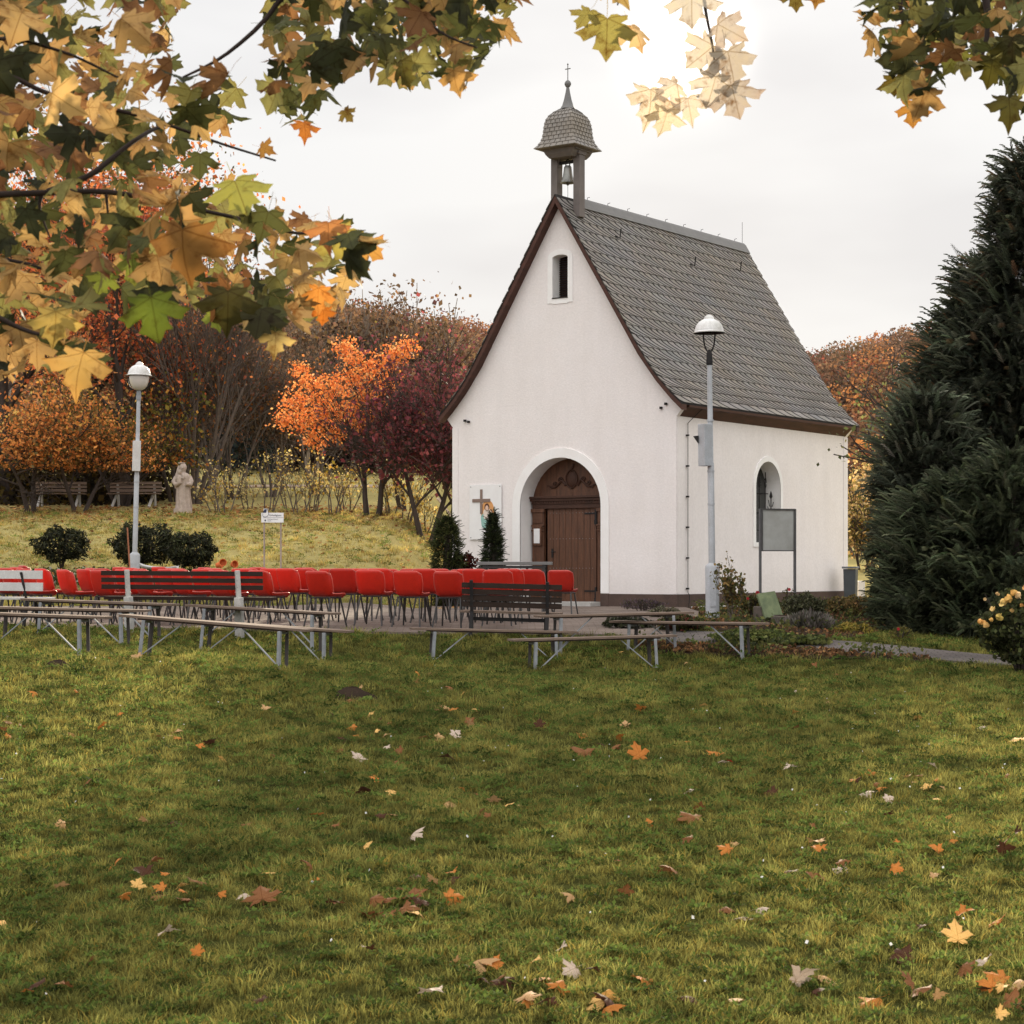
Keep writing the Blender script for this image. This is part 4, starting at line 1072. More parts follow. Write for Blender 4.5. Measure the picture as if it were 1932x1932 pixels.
# ------------------------------------------------------------------ vegetation tools
def grow(r, base, dirn, length, rad, levels, nbr, spread=.7, up=.25, wob=.12, seg=6, shrink=.62, tips=None, out=None, sides=None, trim=.35):
    """recursive limbs: list of (pts, radii, level); tips collect end points"""
    if out is None: out = []
    p = Vector(base); d = Vector(dirn).normalized(); pts = [p.copy()]
    for i in range(seg):
        d = (d+Vector((r.gauss(0, wob), r.gauss(0, wob), r.gauss(0, wob)+up*.12))).normalized(); p = p+d*(length/seg); pts.append(p.copy())
    rads = [rad*(1-.55*i/seg) for i in range(seg+1)]
    if levels == 0: rads = [rad*(1-.8*i/seg) for i in range(seg+1)]
    out.append((pts, rads, levels))
    if levels == 0:
        if tips is not None: tips += pts[1:]
        return out
    for k in range(nbr):
        f_ = trim+(1-trim)*(k+r.random())/nbr; i = min(int(f_*seg), seg-1); q = pts[i].lerp(pts[i+1], f_*seg-i)
        dd = (pts[i+1]-pts[i]).normalized(); a = Vector((r.gauss(0, 1), r.gauss(0, 1), r.gauss(0, .6)+up)).normalized()
        nd = (dd+a*spread*r.uniform(.7, 1.3)).normalized()
        grow(r, q, nd, length*shrink*r.uniform(.75, 1.2), rad*(1-.5*f_)*.55, levels-1, nbr, spread, up, wob*1.15, max(3, seg-1), shrink, tips, out, None, .2)
    return out

def limbs_mesh(name, limbs, mat, parent, minr=.004, sides={}):
    mb = MB()
    for pts, rads, lv in limbs:
        mb.tube(pts, [max(x, minr) for x in rads], 7 if lv >= 3 else (5 if lv == 2 else 3), cap=False)
    return mb.build(name, mat, parent, smooth='all', recalc=False)

def leaf_mesh(name, pts, n, sigma, size, pal, mat, parent, r=rng, vary=.35, squash=1.0, shade=None, tmpl=LEAFQ, keep=None):
    P = np.array([tuple(p) for p in pts]); i = r.integers(0, len(P), n)
    T = P[i]+r.normal(size=(n, 3))*sigma*np.array([1, 1, squash])
    if keep is not None: T = T[keep(T)]; n = len(T)
    C = pick(pal, n, r)
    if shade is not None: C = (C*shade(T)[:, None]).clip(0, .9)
    V, Fx, Cc = instance(tmpl[0], tmpl[1], quat_rand(n, r), T, size*(1+r.normal(size=n)*vary).clip(.4, 1.9), C)
    return np_mesh(name, V, Fx, mat, parent, Cc)

ORANGE = [S(240, 152, 84)+(4,), S(248, 170, 102)+(3,), S(222, 124, 66)+(3,), S(250, 190, 124)+(1,)]
RUST = [S(168, 98, 58)+(4,), S(196, 118, 66)+(3,), S(130, 80, 52)+(4,), S(216, 142, 78)+(2,), S(86, 66, 34)+(3,), S(62, 58, 30)+(2,)]
MAROON = [S(104, 58, 62)+(4,), S(128, 66, 70)+(3,), S(90, 60, 56)+(4,), S(150, 78, 78)+(1,), S(96, 66, 46)+(1,)]
BROWN = [S(112, 88, 66)+(4,), S(136, 106, 78)+(3,), S(86, 68, 54)+(4,), S(150, 112, 74)+(1,)]
YELLOW = [S(226, 202, 130)+(4,), S(240, 222, 156)+(2,), S(196, 158, 70)+(3,), S(160, 140, 60)+(2,)]
OLIVE = [S(110, 104, 48)+(3,), S(142, 124, 56)+(2,), S(84, 82, 40)+(3,), S(176, 130, 58)+(1,)]

# ------------------------------------------------------------------ hill and far wood
KS = [-.36, -.27, -.195, -.135, -.074, -.01, .07, .144, .17, .21, .28, .36]
DS = [680, 650, 600, 560, 512, 472, 438, 425, 445, 474, 530, 570]
def hillz(k, Y):
    top = np.interp(k, KS, DS)/F*330+EYE-9.0
    b0_ = 5.8*(.3+.7*sstep((-.8-k*112)/3.0))
    s = sstep((Y-112)/(330-112))
    return b0_+(top-b0_)*(s*.75+.25*np.clip((Y-112)/218, 0, 1)) - np.clip(Y-330, 0, 999)*.12
kk = np.linspace(-.42, .42, 90); yy = np.concatenate([np.linspace(108, 350, 60), [400, 470]])
Kg, Yg = np.meshgrid(kk, yy); Z = hillz(Kg, Yg)
Z[0] = H(Kg[0]*108, np.full(90, 108.0))-.3
V = np.stack([Kg*Yg, Yg, Z], 2).reshape(-1, 3); I = np.arange(90*len(yy)).reshape(len(yy), 90)
M['hill'] = pmat('hill_floor', S(96, 66, 44), .95, scale=.08, col2=S(70, 50, 36), coord='Object')
tag(np_mesh('hill', V, np.stack([I[:-1, :-1], I[:-1, 1:], I[1:, 1:], I[1:, :-1]], 2).reshape(-1, 4), M['hill'], smooth=True), kind='structure')
r1 = np.random.default_rng(21)
n = 4200
Yt = 118+(342-118)*r1.random(n)**.8; Kt = -.36+.72*r1.random(n)
sizes = r1.uniform(1.9, 3.3, n)*(.75+.25*(Yt/340))
HP = [S(146, 80, 48), S(168, 98, 54), S(122, 74, 50), S(178, 118, 64), S(102, 76, 56), S(132, 96, 64), S(92, 76, 46), S(156, 74, 46), S(114, 80, 58)]
# smooth spatial variation of species
def field(k, y, s): return np.sin(k*31*s+y*.031*s+1.3)+np.sin(k*17*s-y*.05*s+.4)+r1.normal(size=len(k))*.9
ix = (np.clip((field(Kt, Yt, 1)+3)/6, 0, .999)*len(HP)).astype(int)
tc_ = np.array(HP)[ix]*(1+r1.normal(size=(n, 1))*.15)
bare = (Kt < .02) & (Yt < 260)        # lower left slope is mostly bare grey brown
tc_[bare] = np.array(S(126, 92, 62))*(1+r1.normal(size=(bare.sum(), 1))*.18)
per = 110; m_ = n*per
dirs = r1.normal(size=(m_, 3)); dirs /= np.linalg.norm(dirs, axis=1)[:, None]; dirs[:, 2] = np.abs(dirs[:, 2])*1.25-.2
rad = (.55+.45*r1.random(m_)**.5)[:, None]
bx = np.stack([Kt*Yt, Yt, hillz(Kt, Yt)+sizes*1.0], 1)
T = np.repeat(bx, per, 0)+dirs*rad*np.repeat(sizes, per)[:, None]*np.array([1, 1, 1.25])
C = np.repeat(tc_, per, 0)*(.30+.95*np.clip(dirs[:, 2:3], 0, 1)**1.3)*(1+r1.normal(size=(m_, 1))*.2).clip(.4, 1.7)  # crown shading put into leaf colour, lighter on top, darker below
hz = np.clip((T[:, 1]-110)/1600, 0, .12)[:, None]; C = C*(1-hz)+np.array([.52, .47, .44])*hz  # aerial haze put into leaf colour, growing with distance
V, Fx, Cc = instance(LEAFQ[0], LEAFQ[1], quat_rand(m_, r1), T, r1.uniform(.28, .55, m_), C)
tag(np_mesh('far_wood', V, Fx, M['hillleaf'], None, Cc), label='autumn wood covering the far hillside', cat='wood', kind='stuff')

# ------------------------------------------------------------------ trees behind the lawn
def rtree(name, px, Y, hgt, lab, cat, group, pal=None, nleaf=2000, lsize=.13, stems=1, levels=3, nbr=4, spread=.7, up=.3, rad=.12, lean=0.0, seed=1, sigma=.25, bark='bark', keepf=None, first=.45, minr=.012, shade=None, lowcut=0, sprd=.35):
    r = random.Random(seed); g = ground_at(px, 0, Y)
    t = empty(name, g, 0, lab, cat, group); tips = []; limbs = []
    for k in range(stems):
        a = 2*math.pi*(k+r.random()*.6)/stems
        d = Vector((math.cos(a)*sprd*(stems > 1)+lean, math.sin(a)*sprd*(stems > 1), 1))
        grow(r, (math.cos(a)*.12*(stems > 1), math.sin(a)*.12*(stems > 1), -.15), d, hgt*first*r.uniform(.9, 1.1), rad, levels, nbr, spread, up, .07, 6, .66, tips, limbs)
    limbs_mesh('trunk', limbs, M[bark], t, minr)
    if pal is not None and nleaf:
        kf = (lambda T: T[:, 2] > lowcut) if lowcut else None
        leaf_mesh('crown', tips, nleaf, sigma, lsize, pal, M['leaf'], t, np.random.default_rng(seed), keep=kf, shade=shade)
    return t
G1 = 'autumn trees behind the rear lawn'
# big rust coloured beeches at the left
lo = lambda T: .95+.75*np.clip((T[:, 2]-1.2)/3, 0, 1)  # crown shading put into leaf colour, lighter towards the top
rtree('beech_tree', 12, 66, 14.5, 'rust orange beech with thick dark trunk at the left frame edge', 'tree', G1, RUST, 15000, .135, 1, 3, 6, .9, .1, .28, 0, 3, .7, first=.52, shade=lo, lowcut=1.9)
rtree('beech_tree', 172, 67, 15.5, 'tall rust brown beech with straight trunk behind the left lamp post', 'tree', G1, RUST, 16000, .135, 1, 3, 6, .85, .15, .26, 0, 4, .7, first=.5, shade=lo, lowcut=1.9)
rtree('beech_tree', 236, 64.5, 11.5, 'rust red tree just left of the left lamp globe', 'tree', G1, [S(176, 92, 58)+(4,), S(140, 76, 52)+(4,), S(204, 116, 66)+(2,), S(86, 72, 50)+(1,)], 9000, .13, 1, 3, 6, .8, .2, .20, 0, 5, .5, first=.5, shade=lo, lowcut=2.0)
rtree('young_beech', 60, 60.5, 4.6, 'low spreading orange tree leaning over the left park bench', 'tree', G1, [S(204, 130, 70)+(4,), S(226, 156, 88)+(2,), S(164, 104, 58)+(3,), S(100, 84, 50)+(3,)], 7000, .10, 2, 3, 5, 1.0, .05, .09, 0, 6, .40, shade=lo, lowcut=1.35)
rtree('young_beech', 150, 61, 4.4, 'orange tree with two crooked stems between the park benches', 'tree', G1, [S(200, 124, 66)+(4,), S(222, 150, 80)+(2,), S(132, 98, 56)+(3,), S(100, 84, 50)+(3,)], 6500, .10, 2, 3, 5, 1.0, .05, .08, .1, 7, .4, shade=lo, lowcut=1.25)
rtree('young_beech', 228, 64, 4.5, 'olive brown young tree behind the right park bench', 'tree', G1, OLIVE+[S(150, 90, 44)+(3,)], 3000, .13, 2, 3, 5, .9, .1, .07, 0, 8, .4, shade=lo, lowcut=1.3)
# bare shrubs and trees
G2 = 'bare trees and shrubs behind the rear lawn'
M['twig'] = pmat('bare_twigs', (.16, .125, .10), .95, scale=6, col2=(.09, .07, .058))
M['twigtan'] = pmat('pale_twigs', (.30, .235, .175), .95, scale=3, col2=(.20, .155, .12))
bt_ = [S(118, 94, 74)+(3,), S(96, 76, 62)+(3,), S(150, 92, 70)+(1,), S(170, 112, 60)+(.6,)]
rtree('bare_shrub', 366, 66, 6.8, 'large bare many stemmed shrub fanning out beside the statue', 'shrub', G2, bt_, 2600, .11, 7, 3, 5, .5, .3, .085, .12, 12, .35, 'twig', first=.62, sprd=.42, lowcut=2.0)
rtree('bare_shrub', 330, 68, 6.0, 'bare dark shrub behind the statue, left of the largest fan', 'shrub', G2, [S(136, 100, 76)+(3,), S(112, 88, 70)+(3,), S(170, 104, 58)+(1,)], 2800, .12, 5, 3, 5, .6, .3, .07, 0, 13, .4, 'twig', first=.6, lowcut=1.6)
rtree('bare_tree', 440, 70, 6.8, 'thin bare brown tree between statue and sign', 'tree', G2, bt_+[S(150, 100, 56)+(1,)], 3000, .12, 4, 3, 5, .6, .3, .06, 0, 14, .45, 'twig', first=.5, lowcut=1.9)
rtree('bare_tree', 512, 72, 6.6, 'bare grey brown tree behind the info sign', 'tree', G2, bt_, 3000, .13, 4, 3, 5, .6, .3, .06, 0, 15, .45, 'twig', first=.5, lowcut=2.0)
rtree('bare_tree', 392, 78, 8.4, 'dark bare tree rising behind the fan shaped shrub', 'tree', G2, [S(140, 108, 82)+(3,), S(116, 92, 72)+(3,)], 3000, .16, 3, 3, 6, .6, .3, .09, 0, 16, .5, 'twig', first=.5, lowcut=1.9)
rtree('bare_tree', 600, 74, 5.6, 'bare brown shrub behind the bright orange tree', 'shrub', G2, bt_+[S(140, 110, 60)+(1,)], 2600, .13, 5, 3, 5, .6, .3, .05, 0, 17, .45, 'twig', first=.5, lowcut=1.7)
for i, (px, Y, hg) in enumerate(((585, 92, 6.6), (660, 96, 7.2), (725, 95, 7.4), (800, 98, 7.2), (872, 97, 7.0), (915, 100, 6.8), (540, 98, 6.6), (480, 102, 7))):
    rtree('bare_tree', px, Y, hg, ['tan bare tree left of the orange crown', 'tall tan twiggy tree directly behind the orange crown', 'pale bare tree just right of the orange crown tip', 'tan bare tree between orange crown and chapel gable', 'brown bare tree close to the chapel roof edge', 'low bare tree touching the chapel verge', 'bare tree far behind the sign', 'bare tree far behind the statue'][i], 'tree', G2,
          BROWN, 5200, .20, 3, 3, 6, .55, .45, .10, 0, 30+i, .5, 'twigtan', first=.52, minr=.02, lowcut=2.4)
# orange cherry, two trunks
def okeep(T):
    px = 966+T[:, 0]/T[:, 1]*F; py = HZ-(T[:, 2]-EYE)/T[:, 1]*F
    return T[:, 2] > 0
def cherry():
    g = ground_at(692, 966, 59.5); r = random.Random(5)
    t = empty('cherry_tree', g, 0, 'bright orange cherry tree with two dark trunks', 'tree', G1)
    limbs = []; tips = []
    for sx, lx, sd_ in ((0, -.06, 1), (.34, .10, 2)):
        r = random.Random(sd_*7)
        grow(r, (sx, 0, -.1), (lx, 0, 1), 2.0, .10, 3, 5, .75, .25, .06, 6, .8, tips, limbs)
    limbs_mesh('trunk', limbs, M['bark'], t, .010)
    # foliage masses along the upper left and upper right limbs
    cl = [(-1.9, 2.9, .50), (-1.3, 3.1, .62), (-2.2, 3.5, .42), (-1.7, 3.9, .5), (-1.1, 3.9, .55), (-.7, 3.2, .55), (-.4, 4.1, .5), (.0, 3.5, .5), (.1, 4.5, .45), (-.5, 4.8, .42), (-.7, 5.1, .3), (.6, 4.6, .42), (.9, 4.9, .4), (1.2, 5.1, .3), (-2.5, 2.9, .3), (-1.6, 2.3, .35), (-.9, 2.5, .35), (-2.0, 4.4, .25), (.55, 3.9, .3), (-.2, 2.7, .3), (.4, 3.1, .25)]
    rr_ = np.random.default_rng(2); P = []
    for x, z, s in cl:
        q = rr_.normal(size=(int(170*s), 3))*np.array([s*.46, s*.7, s*.38])+np.array([x, 0, z]); P.append(q)
    P = np.concatenate(P); n = len(P)*1
    limb2 = [([Vector((.1, 0, 1.9)), Vector((x*.5, 0, z*.7)), Vector((x, .0, z))], [.045, .03, .01], 1) for x, z, s in cl]
    limbs_mesh('branch', limb2, M['bark'], t, .01)
    T = np.repeat(P, 4, 0)+rr_.normal(size=(n*4, 3))*.10
    V, Fx, Cc = instance(LEAFQ[0], LEAFQ[1], quat_rand(len(T), rr_), T, rr_.uniform(.06, .13, len(T)), pick(ORANGE, len(T), rr_, .14))
    np_mesh('crown', V, Fx, M['leaf'], t, Cc)
cherry()
# purple plums at the chapel's left
rtree('plum_tree', 806, 58, 6.2, 'dark maroon plum tree between the orange tree and the chapel', 'tree', G1, MAROON, 5200, .12, 2, 3, 6, .75, .25, .10, 0, 44, .4, first=.45, lowcut=1.7)
rtree('plum_tree', 862, 59, 6.8, 'purple red plum tree partly hidden by the chapel corner', 'tree', G1, MAROON, 5600, .12, 2, 3, 6, .75, .25, .11, 0, 45, .4, first=.45, lowcut=1.6)
rtree('plum_tree', 765, 63, 6.2, 'maroon tree with bare lower limbs behind the orange crown', 'tree', G1, MAROON+BROWN[:2], 3600, .12, 2, 3, 6, .7, .3, .08, 0, 46, .4, first=.45, lowcut=1.7)
rtree('spruce_tree', 452, 84, .1, 'dark blue green conifer among the bare trees', 'tree', G1, None, 0, stems=1, levels=0, rad=.15, seed=3)
_sp = bpy.data.objects[-1] if False else [o for o in bpy.data.objects if o.name.startswith('spruce_tree')][0]
r2 = np.random.default_rng(8); n = 5200; zz_ = r2.random(n)**.8*9.0; an = r2.random(n)*6.283; rr2 = (1-zz_/9.3)*1.9*(.35+.65*r2.random(n)**.5)
T = np.stack([rr2*np.cos(an), rr2*np.sin(an), zz_+.4], 1)
V, Fx, Cc = instance(LEAFQ[0]*np.array([.6, 1.2, 1]), LEAFQ[1], quat_rand(n, r2), T, r2.uniform(.18, .4, n), pick([S(42, 52, 50), S(34, 42, 44), S(52, 60, 52)], n, r2))
np_mesh('crown', V, Fx, M['leafdark'], _sp, Cc)
# saplings with pale yellow leaves
G3 = 'saplings with yellow leaves at the foot of the trees'
for i, (px, Y, hg, nl, st) in enumerate(((408, 61, 1.3, 500, 5), (425, 60.5, 2.2, 260, 4), (508, 61, 2.6, 200, 5), (565, 60, 2.6, 330, 4), (590, 61, 1.9, 520, 6), (628, 60, 2.1, 420, 5), (655, 61, 1.7, 420, 5), (735, 60, 1.5, 420, 5), (768, 60, 1.7, 520, 5), (800, 61, 1.4, 460, 6), (468, 62, 1.2, 300, 5), (545, 62, 1.5, 260, 4))):
    rtree('yellow_sapling', px, Y, hg*.78, 'thin stemmed yellow leaved sapling, %s from left in its row at the wood edge' % ORD[[0, 1, 3, 5, 6, 7, 8, 9, 10, 11, 2, 4][i]], 'sapling', G3, YELLOW, int(nl*.62), .08, max(2, st-1), 2, 3, .6, .5, .026, 0, 60+i, .12, 'twig', first=.65, minr=.008, sprd=.3)
# undergrowth below the beeches, gloom put into its dark leaf colours
ug = []
rr3 = np.random.default_rng(33)
n = 9000; X_ = rr3.uniform(-19.5, -12.2, n); Y_ = rr3.uniform(64.5, 73, n); Z_ = H(X_, Y_)+rr3.random(n)**1.5*1.9
V, Fx, Cc = instance(LEAFQ[0], LEAFQ[1], quat_rand(n, rr3), np.stack([X_, Y_, Z_], 1), rr3.uniform(.12, .3, n), pick([S(52, 44, 30), S(40, 36, 28), S(74, 62, 34), S(96, 80, 40)], n, rr3))
tag(np_mesh('undergrowth', V, Fx, M['leaf'], None, Cc), label='dark shaded undergrowth beneath the rust coloured trees', cat='undergrowth', kind='stuff')
n = 9000; X_ = rr3.uniform(-16, -1, n); Y_ = rr3.normal(103, 5, n).clip(96, 114); Z_ = H(X_, Y_)+.2+rr3.random(n)*2.6
V, Fx, Cc = instance(LEAFQ[0], LEAFQ[1], quat_rand(n, rr3), np.stack([X_, Y_, Z_], 1), rr3.uniform(.2, .5, n), pick([S(64, 52, 44), S(50, 42, 38), S(90, 70, 52), S(76, 58, 46)], n, rr3))
tag(np_mesh('hedge_thicket', V, Fx, M['leaf'], None, Cc), label='brown thicket along the upper edge of the meadow', cat='thicket', kind='stuff')
drape('meadow_track', [(-15, 78), (-10.5, 80.5), (-5, 80.5), (0, 79), (0, 80.6), (-5, 82.3), (-10.5, 82.4), (-15, 80)], pmat('track', S(176, 152, 128), .9, scale=2), .05, 1.5)
# leaf litter under the trees
n = 5200; X_ = rr3.uniform(-17, -.5, n); Y_ = np.where(rr3.random(n) < .75, rr3.normal(60.5, 2.2, n), rr3.uniform(40, 60, n)); Z_ = H(X_, Y_)+.03
V, Fx, Cc = instance(LEAFQ[0]*np.array([1.3, 1, .5]), LEAFQ[1], frames(rr3.normal(size=(n, 3))*np.array([1, 1, .15]), np.array([0, 0, 1.0]), rr3), np.stack([X_, Y_, Z_], 1), rr3.uniform(.07, .15, n), pick([S(176, 120, 72), S(140, 92, 56), S(205, 160, 100), S(110, 76, 50)], n, rr3))
tag(np_mesh('leaf_litter', V, Fx, M['leaf'], None, Cc), label='brown and orange leaf litter along the tree line', cat='leaf litter', kind='stuff')

# yellow trees and bushes right of the chapel
G4 = 'yellow trees and bushes behind the chapel'
YO = [S(204, 170, 112)+(4,), S(222, 192, 138)+(3,), S(176, 140, 86)+(3,), S(136, 116, 70)+(2,)]
rtree('yellow_tree', 1662, 76, 3.5, 'slim pale yellow tree between chapel eaves and conifers', 'tree', G4, YO, 4200, .15, 1, 3, 5, .5, .6, .07, 0, 71, .35, first=.55)
rtree('yellow_bush', 1628, 62, 2.6, 'yellow orange bush just behind the rear corner of the chapel', 'bush', G4, YO, 4200, .10, 4, 3, 5, .6, .4, .04, 0, 72, .25, first=.55)
rtree('yellow_bush', 1650, 60, 2.2, 'olive and yellow bush beside the dark conifers', 'bush', G4, OLIVE+YO, 3800, .10, 5, 3, 5, .7, .3, .04, 0, 73, .25, first=.55)
rtree('bare_tree', 1618, 86, 4.2, 'dark bare tree behind the chapel rear corner', 'tree', G2, [S(70, 56, 46)+(3,), S(56, 50, 44)+(3,), S(110, 80, 54)+(1,)], 5200, .16, 3, 3, 6, .7, .3, .08, 0, 74, .45, 'twig', first=.5)
rtree('bare_tree', 1575, 92, 4.2, 'brown tree seen past the low end of the slate roof', 'tree', G2, [S(120, 84, 56)+(3,), S(90, 70, 50)+(3,)], 4200, .2, 3, 3, 6, .7, .3, .08, 0, 75, .5, 'twig', first=.5)
rtree('apple_tree', 1752, 38, 4.6, 'sparse yellow green tree poking out above the dark conifers', 'tree', G4, [S(104, 108, 66)+(4,), S(136, 132, 82)+(3,), S(84, 88, 56)+(3,), S(196, 180, 110)+(.6,)], 1300, .085, 2, 3, 5, .7, .2, .06, -.15, 76, .16, first=.6, sprd=.3)

# ------------------------------------------------------------------ conifers at the right
def spray_template():
    V = []; Fq = []
    def quad(a, b, wv):
        a = np.array(a); b = np.array(b); w_ = np.array(wv); i = len(V)
        V.extend([a-w_*.5, a+w_*.5, b+w_*.2, b-w_*.2]); Fq.append((i, i+1, i+2, i+3))
    for k in range(5):
        t0, t1 = k/5, (k+1)/5
        quad((0, t0, -.3*t0*t0), (0, t1, -.3*t1*t1), (.05, 0, 0))
    for k in range(9):
        t0 = .08+.86*k/9; l = .36*(1-t0*.75)
        for sg in (-1, 1):
            quad((0, t0, -.3*t0*t0), (sg*l, t0+l*.75, -.3*t0*t0-.12+.05*(k % 2)), (.0, .05, .03))
    return np.array(V), np.array(Fq)
SPR = spray_template()
def conifer(name, px, Y, htop, radf, lab, n, pal, seed, size=.42, frontbias=.35, jag=.22):
    """radf(z/h) -> radius in m; sprays on and inside the crown volume, pointing out and up"""
    r = np.random.default_rng(seed); g = ground_at(px, 0, Y)
    t = empty(name, g, 0, lab, 'conifer', 'dark conifers at the right edge')
    mb = MB(); mb.tube([(0, 0, -.2), (.02, 0, htop*.5), (0, 0, htop*.93)], [.16, .10, .02], 8); mb.build('trunk', M['bark'], t)
    ni = int(n*.38); no = n-ni; nb_ = max(30, int(htop*np.mean([q_[1] for q_ in radf])*26)) if size > .15 else 900
    Rf = lambda z_: np.interp(z_, [p[0] for p in radf], [p[1] for p in radf])
    zf = r.random(ni)**(.85 if size > .15 else 1.2); an = r.random(ni)*2*math.pi; rad = Rf(zf)*(.45+.42*r.random(ni)**.6)
    Ti = np.stack([rad*np.cos(an), rad*np.sin(an), zf*htop*.97], 1); Di = np.stack([np.cos(an), np.sin(an), .5*r.normal(size=ni)], 1); Ci = pick(pal, ni, r, .25)*.42  # inner sprays: shade of the crown interior put into their colour
    bz = r.random(nb_)**.9; ba = r.random(nb_)*2*math.pi; bl = Rf(bz)*(1+jag*r.normal(size=nb_)).clip(.7, 1.35); bc = 1+.22*r.normal(size=nb_)
    j = r.integers(0, nb_, no); t_ = r.random(no)**.6
    sg_ = (size*.22+.126*Rf(bz)[j]*(1-.45*t_))*(.7 if size < .15 else 1); t_ = t_ if size > .15 else .5+.4*t_
    rad = bl[j]*(.45+.62*t_); off = r.normal(size=(no, 3))*sg_[:, None]*np.array([1, 1, .55])
    Tz = bz[j]*htop*.97+.18*Rf(bz)[j]*(t_-.5)-.16*Rf(bz)[j]*np.clip(t_-.55, 0, 1)**2*4
    To = np.stack([rad*np.cos(ba[j]), rad*np.sin(ba[j]), Tz], 1)+off; To[:, 2] = np.maximum(To[:, 2], .02)
    Do = np.stack([np.cos(ba[j]), np.sin(ba[j]), .15+.45*r.normal(size=no)], 1)+r.normal(size=(no, 3))*.42
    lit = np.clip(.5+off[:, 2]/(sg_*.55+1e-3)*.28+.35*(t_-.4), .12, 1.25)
    Co = pick(pal, no, r, .2)*(.40+.85*lit)[:, None]*np.clip(bc[j], .5, 1.5)[:, None]  # light on bough tops and tips put into spray colour
    T = np.concatenate([Ti, To]); d = np.concatenate([Di, Do]); C = np.concatenate([Ci, Co]); n = len(T)
    Rm = frames(d, np.array([0, 0, 1.0]), r)
    tc2 = np.linspace(.75, 1.25, len(SPR[0]))
    V, Fx, Cc = instance(SPR[0], SPR[1], Rm, T, size*r.uniform(.6, 1.25, n), C, tc2)
    np_mesh('crown', V, Fx, M['leafdark'], t, Cc)
    # long ragged shoots
    m2 = n//13; zf = r.random(m2); an = r.random(m2)*6.283; rad = np.interp(zf, [p[0] for p in radf], [p[1] for p in radf])*(1+.12*r.random(m2))
    T = np.stack([rad*np.cos(an), rad*np.sin(an), zf*htop], 1); d = np.stack([np.cos(an), np.sin(an), .9+.4*r.normal(size=m2)], 1)
    V, Fx, Cc = instance(SPR[0]*np.array([.5, 1.45, 1.2]), SPR[1], frames(d, np.array([0, 0, 1.0]), r), T, size*r.uniform(.8, 1.5, m2), pick(pal, m2, r, .2), tc2)
    np_mesh('shoots', V, Fx, M['leafdark'], t, Cc)
    return t
CP1 = [S(76, 80, 64)+(4,), S(94, 98, 78)+(3,), S(60, 64, 52)+(4,), S(118, 120, 98)+(1,), S(108, 88, 64)+(.7,)]
CP2 = [S(76, 82, 60)+(4,), S(92, 98, 72)+(3,), S(62, 68, 50)+(4,), S(110, 114, 86)+(1,)]
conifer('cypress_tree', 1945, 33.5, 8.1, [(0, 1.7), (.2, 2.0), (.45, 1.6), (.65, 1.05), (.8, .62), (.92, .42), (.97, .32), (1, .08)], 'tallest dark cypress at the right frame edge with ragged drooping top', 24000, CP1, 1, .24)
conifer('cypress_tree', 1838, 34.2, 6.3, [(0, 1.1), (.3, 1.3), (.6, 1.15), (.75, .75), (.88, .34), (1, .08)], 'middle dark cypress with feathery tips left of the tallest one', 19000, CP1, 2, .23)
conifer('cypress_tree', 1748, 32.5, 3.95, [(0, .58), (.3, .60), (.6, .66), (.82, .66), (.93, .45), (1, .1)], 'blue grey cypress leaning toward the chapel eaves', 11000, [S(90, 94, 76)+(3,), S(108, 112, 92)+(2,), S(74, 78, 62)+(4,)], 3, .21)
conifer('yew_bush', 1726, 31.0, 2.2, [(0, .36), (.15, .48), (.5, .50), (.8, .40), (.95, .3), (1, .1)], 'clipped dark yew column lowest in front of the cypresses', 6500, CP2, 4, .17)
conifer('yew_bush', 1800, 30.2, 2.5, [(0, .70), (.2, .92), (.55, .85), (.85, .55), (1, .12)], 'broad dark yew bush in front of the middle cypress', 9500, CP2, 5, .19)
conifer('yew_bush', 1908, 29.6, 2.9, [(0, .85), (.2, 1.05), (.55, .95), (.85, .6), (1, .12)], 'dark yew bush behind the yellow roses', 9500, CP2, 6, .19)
# thujas at the facade
conifer('thuja_shrub', 843, 43.2, 2.05, [(0, .24), (.3, .30), (.7, .26), (.9, .16), (1, .02)], 'slim columnar thuja at the left corner of the chapel', 5200, [S(66, 72, 40)+(4,), S(84, 88, 48)+(3,), S(50, 56, 34)+(3,)], 7, .10, jag=.05)
conifer('thuja_shrub', 930, 43.0, 2.12, [(0, .36), (.2, .33), (.5, .20), (.8, .10), (1, .01)], 'small conical thuja in front of the white picture panel', 4600, [S(52, 60, 38)+(4,), S(68, 74, 44)+(3,), S(42, 48, 32)+(3,)], 8, .10, jag=.05)

